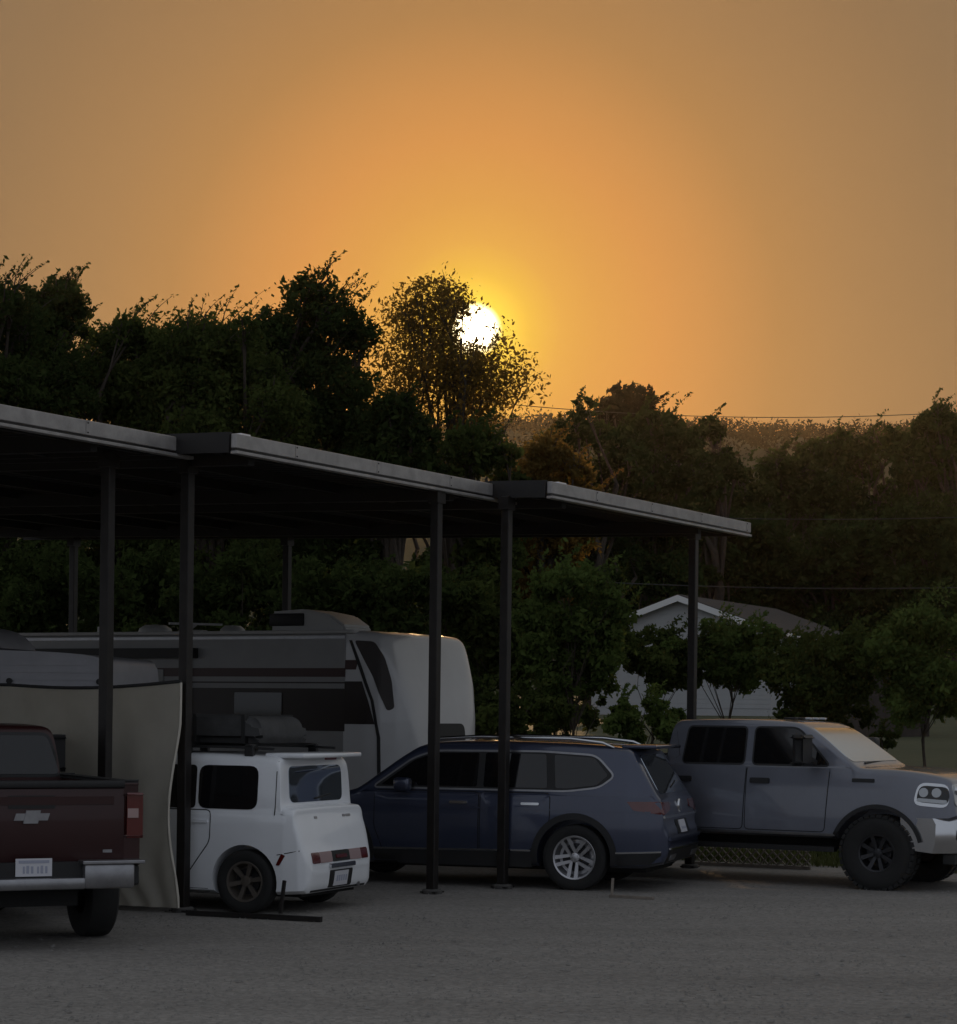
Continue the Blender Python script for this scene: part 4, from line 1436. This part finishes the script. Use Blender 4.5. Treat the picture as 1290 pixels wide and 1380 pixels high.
    MB().box(.03, .16, -hw + .155, hw - .155, bt - .028, bt + .035, .015).build('top_cap', M['black_trim'], tgo, 40)
    MB().box(.042, .049, -hw + .25, hw - .25, bt - .17, bt - .10).build('press_line', paint, tgo)
    MB().box(.043, .049, -.20, .20, bt - .20, bt - .09).build('handle', M['black_trim'], tgo)
    if g.get('emblem'):
        # cross-shaped emblem: slanted bar through a wider centre
        zc = bt - .27
        m = MB()
        m.poly([(.038, .155, zc - .03), (.038, -.135, zc - .03), (.038, -.155, zc + .03), (.038, .135, zc + .03)], .011, (1, 0, 0))
        m.poly([(.032, .075, zc - .055), (.032, -.05, zc - .055), (.032, -.075, zc + .055), (.032, .05, zc + .055)], .016, (1, 0, 0))
        m.build('emblem', M['dull_chrome'], tgo)
        for y0 in (-.70, .62):
            MB().box(.044, .049, y0, y0 + .08, bb + .10, bb + .125).build('badge', M['dull_chrome'], tgo)
    # rear bumper with stepped plate pocket
    m = MB()
    z0, z1 = g['bump']
    for sg in (-1, 1):
        a_, b_ = sorted((sg * .42, sg * (hw - .10)))
        m.box(-.10, .10, a_, b_, z0, z1, .03)
    m.box(-.09, .10, -.44, .44, z0, z0 + .10, .02)
    bp = m.build('rear_bumper', M['dull_chrome'] if g.get('cap') else M['chrome'], root, 40)
    MB().box(-.125, .04, -hw + .02, -.40, z1 - .01, z1 + .022, .008).build('step_pad', M['dull_chrome'], bp)
    MB().box(-.125, .04, .40, hw - .02, z1 - .01, z1 + .022, .008).build('step_pad', M['dull_chrome'], bp)
    MB().box(-.03, .09, -.42, .42, z0 + .10, z1 + .01).build('plate_pocket', M['black_trim'], bp)
    for sg in (-1, 1):
        MB().box(-.06, .16, sg * (hw - .10) - .05, sg * (hw - .10) + .06, z0 + .02, z1 - .02, .02).build('bumper_end', M['black_trim'], bp)
    pl = MB().box(-.042, -.031, -.155, .155, z0 + .115, z0 + .265).build('licence_plate', M['plate'], root)
    MB().box(-.0445, -.0425, -.13, .13, z0 + .225, z0 + .25).build('plate_band', M['plate_ink'], pl)
    for k, (w_, h_) in enumerate(((.018, .06), (.022, .065), (.016, .058), (.02, .06), (.023, .066), (.017, .06))):
        y_ = -.115 + k * .036 + (.012 if k > 2 else 0)
        MB().box(-.0445, -.0425, y_, y_ + w_, z0 + .14, z0 + .14 + h_).build('plate_mark', M['plate_ink'], pl)
    # cab glass
    rw = rounded([(-hw + .15, zb + .05), (hw - .15, zb + .05), (hw - .26, zr - .10), (-hw + .26, zr - .10)], .06)
    sk.panel('window_surround', grow(rw, .03), 'b', .004, M['black_trim'], root, th=.004)
    sk.panel('rear_window', rw, 'b', .009, M['glass'], root, th=.004)
    sk.panel('third_brake_lamp', [(-.18, zr - .075), (.18, zr - .075), (.18, zr - .05), (-.18, zr - .05)], 'b', .01, M['red_lens'], root)
    ws = rounded([(-hw + .17, zh + .07), (hw - .17, zh + .07), (hw - .30, zr - .09), (-hw + .30, zr - .09)], .07)
    sk.panel('windshield', ws, 'f', .008, M['clear_glass'], root)
    MB().bar((cf - .02, -.5, zh + .05), (cf - .06, .3, zh + .06), .02).build('wiper', M['black_trim'], root)
    sk.panel('grille', rounded([(-.56, zs + .28), (.56, zs + .28), (.56, zh - .18), (-.56, zh - .18)], .06), 'f', .014, M['black_trim'], root)
    for k in range(4):
        z_ = zs + .34 + k * .11
        sk.panel('grille_bar', [(-.54, z_), (.54, z_), (.54, z_ + .03), (-.54, z_ + .03)], 'f', .03, M['chrome'], root)
    # front bumper: lofted bar with tow opening
    z0, z1 = g['fbump']
    m = MB()
    secs = []
    for y in np.linspace(-hw + .02, hw - .02, 17):
        t = abs(y) / (hw - .02)
        xf = Lh + .06 - .30 * max(0, t - .55) ** 2 / .2
        secs.append([m.bm.verts.new((xx_, y, zz_)) for xx_, zz_ in ((xf - .16 - .26 * t ** 6, z0 + .05 * t ** 6), (xf - .03, z0 + .01), (xf, z0 + .12), (xf + .01, z1 - .07), (xf - .03, z1), (xf - .16 - .26 * t ** 6, z1))])
    for a_, b_ in zip(secs, secs[1:]):
        for k in range(6):
            m.bm.faces.new((a_[k], a_[(k + 1) % 6], b_[(k + 1) % 6], b_[k]))
    m.bm.faces.new(secs[0])
    m.bm.faces.new(secs[-1][::-1])
    fb = m.build('front_bumper', M['chrome'], root, 40)
    for sg in (-1, 1):
        a_, b_ = sorted((sg * .52, sg * .80))
        q = MB()
        for (e, x_) in ((.025, .012), (0, .022)):
            pass
        MB().box(Lh - .02, Lh + .075, a_, b_, z0 + .15, z1 - .12, .03).build('fog_recess', M['black_trim'], fb, 40)
    MB().box(Lh - .2, Lh - .06, -hw + .2, hw - .2, z0 - .12, z0 - .005).build('air_dam', M['black_trim'], fb)
    # roof marker lamps, antenna fin
    for y in (-.5, -.25, 0, .25, .5):
        if g.get('markers'):
            MB().box(roof_f - .42, roof_f - .26, y - .05, y + .05, zr + .005, zr + .035, .012).build('marker_lamp', M['black_trim'] if y < -.2 else M['lamp_glass'], root, 40)
    # frame, axles and exhaust
    MB().box(.2, Lh - .5, -.45, .45, zs - .16, zs + .04).build('chassis', M['seam'], root)
    MB().tube([(xr_, -.75, g['R']), (xr_, -.2, g['R']), (xr_, 0, g['R']), (xr_, .2, g['R']), (xr_, .75, g['R'])], [.06, .06, .17, .06, .06], 12).build('rear_axle', M['seam'], root, 50)
    MB().tube([(g['front'], -.75, g['R']), (g['front'], .75, g['R'])], .06, 10).build('front_axle', M['seam'], root, 50)
    wheels(root, (xr_, g['front']), g['track'], g['R'], g['tw'], g['rim'], g['rmat'], 8, .045, lugs=g.get('lugs', 0))
    return root


RAM = dict(cab=2.23, hoodbase=4.74, len=6.0, roof=2.01, roof_front=4.10, belt=1.44, hood=1.45, sill=.60, hw=1.0, tumble=.24, front=5.05, rear=1.25, R=.445, well=.53, track=1.74, tw=.30, rim=.235,
           rmat=M['dark_rim'], rocker=M['dull_chrome'], lip=M['black_trim'], mir=4.2, bed_top=1.52, bed_bot=.66, bump=(.58, .80), fbump=(.46, .88), markers=True, lugs=36)
fw = ab(25.4, -8.85)
t_r = pickup('pickup_truck', fw - V * 5.05 + U * .87 , math.atan2(V.y, V.x), M['grey_paint'], RAM)
tag(t_r, 'grey crew cab pickup with big off-road tyres, nose out at right', 'pickup truck')

CHE = dict(cab=2.10, hoodbase=4.45, len=5.75, roof=1.89, roof_front=3.85, belt=1.38, hood=1.32, sill=.52, hw=.965, tumble=.20, front=4.72, rear=1.08, R=.425, well=.49, track=1.68, tw=.28, rim=.225,
           rmat=M['dark_rim'], rocker=M['black_trim'], lip=M['black_trim'], mir=3.9, bed_top=1.40, bed_bot=.72, bump=(.52, .74), fbump=(.36, .78), cap=True, emblem=True)
ct = px(44, 1163, 18.7)
t_c = pickup('pickup_truck', (ct.x, 18.7, 0), math.atan2(.8955, -.445), M['red_paint'], CHE)
tag(t_c, 'dark red pickup seen from behind, cut by the left edge', 'pickup truck')

# ------------------------------------------------------------------ travel trailer
def trailer(loc, rz):
    """x forward (nose), y left, right side faces the lot; nose tip at x = 0"""
    root = empty('travel_trailer', loc, rz)
    L, hw, zb, zr = 8.3, 1.22, .60, 3.14
    x1 = -0.92                                  # where the moulded nose begins
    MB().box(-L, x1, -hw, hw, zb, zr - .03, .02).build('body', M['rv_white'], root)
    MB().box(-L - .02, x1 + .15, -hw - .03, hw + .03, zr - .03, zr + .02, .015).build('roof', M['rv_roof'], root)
    for sg in (-1, 1):
        y = sg * hw
        def band(name, x0, x1_, z0, z1, m, off=.006):
            a_, b_ = sorted((y, y + sg * off))
            return MB().box(x0, x1_, a_, b_, z0, z1).build(name, m, root)
        band('stripe', -L + .05, x1, 2.52, 2.64, M['rv_maroon'])
        band('stripe', -L + .05, x1, 1.78, 2.36, M['rv_dark'])
        band('stripe', -L + .05, x1, 2.43, 2.45, M['rv_dark'])
        band('trim_rail', -L + .05, x1, zr - .10, zr - .06, M['dull_chrome'], .015)
        band('skirt', -L + .05, x1, zb - .002, zb + .05, M['gel_grey'], .012)
        w = band('side_window', -2.75, -1.95, 1.86, 2.30, M['glass'], .02)
        w2 = band('cargo_hatch', x1 - .95, x1 - .28, .86, 1.28, M['amber_win'], .014)
        band('door', -4.7, -4.0, .66, 2.62, M['rv_white'], .018)
        band('grab_handle', -3.92, -3.88, 1.2, 1.9, M['chrome'], .05)
        band('awning_arm', -3.6, -3.54, 1.0, 2.86, M['black_trim'], .07)
        band('awning_roll', -7.4, -3.4, 2.78, 2.92, M['black_trim'], .12)
    # slide-out on the visible side; dark colour and length stand in for shade
    so_ = MB().box(-7.4, -4.75, -hw - .42, -hw + .01, .95, 2.70, .02).build('shade_slide_out', M['rv_dark'], root)
    MB().box(-6.6, -5.5, -hw - .435, -hw - .421, 1.7, 2.3).build('pane', M['glass'], so_)
    # moulded nose, rounded in plan and profile
    top = [(x1 - .02, zr), (x1 + .25, zr + .02), (-.46, zr), (-.36, zr - .09), (-.17, 2.52), (-.05, 2.05), (-.01, 1.6), (0, 1.25)]
    bot = [(x1 - .02, zb), (-.5, zb), (-.2, zb + .1), (-.05, .9), (0, 1.15)]
    wid = [(x1 - .02, hw + .005), (-.6, hw - .005), (-.4, hw - .04), (-.2, hw - .16), (-.08, hw - .32), (0, hw - .55)]
    rad = [(x1, .05), (-.6, .12), (-.3, .2), (0, .25)]
    me = loft_body(top, bot, wid, 1.9, .02, rad, shoulder=.0, step=.06, barrel=0)
    obj('nose_cap', me, M['gel'], root)
    sk = Skin(me)
    for s in ('l', 'r'):
        # the side graphics run on to the sweeping edge of the cap
        sk.panel('stripe', [(x1 - .01, 2.62), (x1 + .16, 2.62), (x1 + .20, 2.75), (x1 - .01, 2.75)][::-1], s, .006, M['rv_maroon'], root, th=.004)
        sk.panel('stripe', [(x1 - .01, 1.88), (x1 + .46, 1.88), (x1 + .36, 2.2), (x1 + .26, 2.46), (x1 - .01, 2.46)], s, .006, M['rv_dark'], root, th=.004)
        sk.panel('cap_edge', [(x1 + .05, 3.02), (x1 + .09, 3.02), (x1 + .27, 2.62), (x1 + .44, 2.2), (x1 + .54, 1.7), (x1 + .56, .75), (x1 + .52, .75), (x1 + .50, 1.7), (x1 + .40, 2.2), (x1 + .22, 2.62)], s, .010, M['black_trim'], root, th=.004)
        sk.panel('cap_window', rounded([(x1 + .13, 3.02), (x1 + .44, 3.0), (x1 + .57, 2.80), (x1 + .66, 2.48), (x1 + .70, 2.10), (x1 + .62, 2.06), (x1 + .42, 2.54)], .06), s, .012, M['rv_dark'], root, grid=.035)
    sk.panel('rock_guard', rounded([(-.5, 1.45), (.5, 1.45), (.5, 1.9), (-.5, 1.9)], .12), 'f', .010, M['black_trim'], root)
    # roof gear
    ac = MB()
    ac_prof = [(-2.75, zr + .02), (-2.75, zr + .33), (-2.2, zr + .36), (-1.75, zr + .28), (-1.5, zr + .12), (-1.5, zr + .02)]
    ac.poly([(x, -.36, z) for x, z in ac_prof], .72, (0, 1, 0))
    bmesh.ops.bevel(ac.bm, geom=list(ac.bm.edges), offset=.03, segments=2, affect='EDGES')
    a_ = ac.build('air_conditioner', M['plastic'], root, 40)
    MB().box(-2.77, -2.18, -.39, .39, zr + .12, zr + .30, .02).build('vent_grille', M['black_trim'], a_, 40)
    MB().box(-2.6, -1.7, -.30, .30, zr + .02, zr + .07).build('gasket', M['seam'], a_)
    for x, y, rr in ((-4.95, -.2, .26), (-3.9, .3, .20)):
        MB().lathe([(.001, .15), (rr * .6, .14), (rr * .9, .09), (rr, .02), (rr, 0)], 20, 'z', Matrix.Translation((x, y, zr + .02))).build('roof_vent', M['plastic'], root, 50)
    an = MB().box(-4.62, -4.2, -.1, .1, zr + .02, zr + .09, .02)
    an.bar((-4.5, 0, zr + .08), (-4.35, 0, zr + .17), .03)
    an.bar((-4.62, -.3, zr + .18), (-4.10, .3, zr + .18), .08, .03)
    an.build('antenna', M['plastic'], root)
    MB().lathe([(.001, .12), (.05, .12), (.06, 0)], 12, 'z', Matrix.Translation((-5.9, -.3, zr + .02))).build('vent_pipe', M['plastic'], root, 50)
    MB().bar((x1, 0, .50), (.75, 0, .50), .9, .08).build('hitch_frame', M['seam'], root)
    tm = tyre_mesh(.34, .2, .19)
    rm = rim_mesh(.19, .2, 6, .05)
    for x in (-4.6, -5.4):
        for s in (1, -1):
            o = obj('wheel', tm, M['rubber'], root)
            o.location = (x, s * 1.05, .34)
            o.rotation_euler.z = 0 if s > 0 else math.pi
            obj('rim', rm, M['bronze_rim'], o)
    MB().box(-L + .2, -.4, -.9, .9, .42, .55).build('chassis', M['seam'], root)
    return tag(root, 'long travel trailer with moulded white nose and roof air conditioner under the carport', 'trailer')


tl_ = ab(25.45 + 1.22, -15.55)
trailer(tl_, math.atan2(V.y, V.x))

# ------------------------------------------------------------------ small ribbed camper behind the canvas screen
def ribbed_camper():
    d = 26.5
    p0, p1 = px(57, 928, d), px(182, 928, d)
    cx = p1.x
    root = empty('camper', (cx, d, 0), rzb)
    root.rotation_euler.z = R(170)
    z1 = px(100, 879, d).z
    z0 = .55
    Lc = 3.6
    prof = [(0.0, z0), (.0, 2.05), (.03, z1 - .14), (.10, z1 - .07), (.6, z1 - .02), (1.4, z1), (Lc, z1 + .01), (Lc, z0)]
    m = MB()
    m.poly([(x, -.95, z) for x, z in chaikin(prof, 2)], 1.9, (0, 1, 0))
    bmesh.ops.bevel(m.bm, geom=[e for e in m.bm.edges if abs(e.verts[0].co.y - e.verts[1].co.y) < .01], offset=.04, segments=2, affect='EDGES')
    bd = m.build('body', M['camper'], root, 40)
    for k in range(7):
        z = z1 - .12 - k * .085
        for s in (-1, 1):
            a_, b_ = sorted((s * .95, s * .962))
            MB().box(.04 if k else .25, 1.30, a_, b_, z - .055, z).build('rib', M['camper'], bd)
    for x in (.10, 1.19):
        for s in (-1, 1):
            MB().lathe([(.001, s * .985), (.035, s * .985), (.035, s * .95)], 12, 'y', Matrix.Translation((x, 0, z1 - .36))).build('latch', M['black_trim'], root, 40)
    # darker raised shell behind
    q = MB().box(1.36, Lc + .3, -1.0, 1.0, .6, z1 + .03, .08).build('rear_shell', M['camper_grey'], root, 40)
    MB().box(1.60, 1.72, -1.03, -1.001, 1.8, z1 - .12).build('post_trim', M['camper'], q)
    MB().box(1.60, 1.72, 1.001, 1.03, 1.8, z1 - .12).build('post_trim', M['camper'], q)
    dome = MB()
    dp = [(1.48, z1 + .03), (1.55, z1 + .14), (1.70, z1 + .25), (1.95, z1 + .31), (2.6, z1 + .32), (2.6, z1 + .03)]
    dome.poly([(x, -.6, z) for x, z in chaikin(dp, 2)], 1.2, (0, 1, 0))
    bmesh.ops.bevel(dome.bm, geom=[e for e in dome.bm.edges if abs(e.verts[0].co.y - e.verts[1].co.y) < .01], offset=.06, segments=3, affect='EDGES')
    dome.build('roof_hood', M['camper'], root, 40)
    tm = tyre_mesh(.32, .2, .19)
    rm = rim_mesh(.19, .2, 6, .05)
    for s in (1, -1):
        o = obj('wheel', tm, M['rubber'], root)
        o.location = (1.9, s * .98, .32)
        o.rotation_euler.z = 0 if s > 0 else math.pi
        obj('rim', rm, M['bronze_rim'], o)
    for x in (.25, 3.3):
        for s in (-1, 1):
            MB().bar((x, s * .7, 0), (x, s * .7, .56), .06).build('jack_leg', M['seam'], root)
    return tag(root, 'small ribbed white camper rising behind the beige canvas screen', 'camper')


ribbed_camper()

# ------------------------------------------------------------------ canvas screen
def screen():
    A0 = Vector((-2.985, 22.30, 0))
    dr = Vector((-.905, .425, 0)).normalized()
    nr = Vector((dr.y, -dr.x, 0))
    if nr.y > 0:
        nr = -nr
    Lt = 2.30
    root = empty('canvas_screen', A0)
    nu, nv = 70, 44
    r = np.random.default_rng(3)
    bm = bmesh.new()
    g = []
    zt0 = px(249, 920, 22.3).z
    for j in range(nv + 1):
        v = j / nv
        row = []
        for i in range(nu + 1):
            t = i / nu * Lt
            zt = zt0 - .05 * math.sin(math.pi * min(1, t / 2.2)) - .045 * t / Lt
            z = .06 + (zt - .06) * v
            # right edge drawn in between its ties, folds fanning from the lower corner
            pull = .12 * math.sin(math.pi * min(1, max(0, (v - .03) / .80))) ** 1.3 * (1 if v > .03 else 0)
            e = math.exp(-t / .55)
            off = .05 * math.sin(t * 2.2 + .5) + .03 * math.sin(t * 4.3 + v * 2) + .012 * math.sin(t * 11 + 3 * math.sin(v * 3))
            fan = math.sin((t * 7.0) / (v + .25)) * .020 * math.exp(-((t - .35) / .5) ** 2) * (1 - v) ** .6
            fold2 = .018 * math.sin(18 * t + 4 * v) * math.exp(-((v - .35) / .2) ** 2) * math.exp(-t / .6)
            p = dr * (t + pull * e) + nr * (off * (1 - math.exp(-t / .4)) + fan + fold2)
            row.append(bm.verts.new((p.x, p.y, z)))
        g.append(row)
    for j in range(nv):
        for i in range(nu):
            bm.faces.new((g[j][i], g[j][i + 1], g[j + 1][i + 1], g[j + 1][i]))
    top = [v.co.copy() for v in g[-1]]
    edge_ = [row[0].co.copy() for row in g]
    bmesh.ops.solidify(bm, geom=list(bm.faces), thickness=.004)
    me = bpy.data.meshes.new('sheet')
    bm.to_mesh(me)
    bm.free()
    smooth_mesh(me, 60)
    obj('sheet', me, M['tarp'], root)
    MB().tube([p + Vector((0, 0, .012)) for p in top[::3]], .018, 6).build('top_hem', M['rope'], root, 60)
    MB().tube(edge_[::2], .014, 6).build('side_hem', M['tarp'], root, 60)
    pr = top[-1] + Vector((0, 0, 0))
    MB().tube([(pr.x, pr.y, 0), (pr.x, pr.y, pr.z + .1)], .03, 8).build('stake', M['post'], root, 60)
    return tag(root, 'beige canvas screen hanging beside the red pickup, black top hem', 'screen')


screen()

# ------------------------------------------------------------------ cargo on the roof rack, things on the ground
cb_root = cube_loc
def cargo():
    m = MB()
    prof = [(.02, 1.715), (0.0, 1.80), (.06, 1.98), (.30, 2.0), (.8, 1.97), (1.4, 1.98), (1.55, 1.90), (1.58, 1.715)]
    m.poly([(x, -.52, z) for x, z in chaikin(prof, 2)], 1.04, (0, 1, 0))
    bmesh.ops.bevel(m.bm, geom=[e for e in m.bm.edges if abs(e.verts[0].co.y - e.verts[1].co.y) < .01], offset=.07, segments=3, affect='EDGES')
    bmesh.ops.triangulate(m.bm, faces=[f for f in m.bm.faces if len(f.verts) > 4])
    root = empty('cargo_bag', cb_root, cube_rz)
    bag = m.build('bag', M['cargo'], root, 60)
    for x in (.18, .75, 1.3):
        MB().box(x, x + .04, -.528, .528, 1.712, 2.006).build('strap', M['rope'], root)
    MB().box(-.12, 1.65, -.60, .60, 1.711, 1.7125).build('tray', M['black_trim'], root)
    return tag(root, 'dark strapped cargo bag on the roof rack of the white car', 'bag')


cargo()

p = px(380, 1243, 22.0)
st = empty('support_stand', (p.x, 22.05, 0))
q0, q1 = px(250, 1238, 22.0), px(436, 1246, 21.85)
MB().bar((q0.x - p.x, 22.1 - 22.05, .035), (q1.x - p.x, 21.55 - 22.05, .035), .05, .05).build('base_bar', M['post'], st)
MB().bar((.0, -.23, .06), (.03, -.16, .38), .03, .03).build('upright', M['post'], st)
tag(st, 'dark metal bar on the ground with a short upright behind the white car', 'stand')

p = px(820, 1211, 25.2)  # flat bar laid where a line of shadow falls, plus a small stub
s2 = MB().bar((p.x, 24.9, .022), (px(880, 1211, 24.7).x, 24.62, .022), .05, .03).bar((p.x + .02, 24.9, .03), (p.x + .03, 24.9, .22), .03, .03).build('shadow_line_board', M['wood'], None)
tag(s2, 'thin board standing in for a line of shadow, with a small upright, behind the blue SUV wheel', 'board')

# low diagonal lattice behind the grey pickup
LA, LB = Vector((2.86, 30.55, 0)), Vector((4.46, 29.75, 0))
lat = empty('lattice_fence', LA, math.atan2((LB - LA).y, (LB - LA).x))
ll = (LB - LA).length
hz = .36
k = -hz
while k < ll:
    for dirn in (0, 1):
        x0, x1_ = k, k + hz
        z0, z1_ = .05, .05 + hz
        if dirn:
            x0, x1_ = x1_, x0
        # clip to the frame
        a_, b_ = Vector((x0, z0)), Vector((x1_, z1_))
        def clip(a, b):
            t0, t1 = 0, 1
            d = b.x - a.x
            ts = sorted(((0 - a.x) / d, (ll - a.x) / d))
            t0, t1 = max(0, ts[0]), min(1, ts[1])
            return (a.lerp(b, t0), a.lerp(b, t1)) if t1 - t0 > .05 else None
        c = clip(a_, b_)
        if c:
            MB().bar((c[0].x, .008 * (1 if dirn else -1), c[0].y), (c[1].x, .008 * (1 if dirn else -1), c[1].y), .014, .034, up=(0, 1, 0)).build('lath', M['wood'], lat)
    k += .12
MB().bar((0, 0, .43), (ll, 0, .43), .05, .04).build('top_rail', M['wood'], lat)
MB().bar((0, 0, .03), (ll, 0, .03), .05, .04).build('bottom_rail', M['wood'], lat)
tag(lat, 'low diagonal wooden lattice seen under the grey pickup', 'fence')

# ------------------------------------------------------------------ hazy air
hm = bpy.data.materials.new('haze_air')
hm.use_nodes = True
t = hm.node_tree
t.nodes.clear()
o_ = N(t, 'ShaderNodeOutputMaterial')
pv = N(t, 'ShaderNodeVolumePrincipled')
pv.inputs['Color'].default_value = (0.95, 0.80, 0.60, 1)
pv.inputs['Density'].default_value = 0.00007
pv.inputs['Anisotropy'].default_value = 0.7
t.links.new(pv.outputs[0], o_.inputs['Volume'])
hz_ = MB().box(-700, 900, -60, 1000, -3, 115).build('haze', hm, None)
tag(hz_, 'thin golden morning haze in the air', 'haze', kind='stuff')
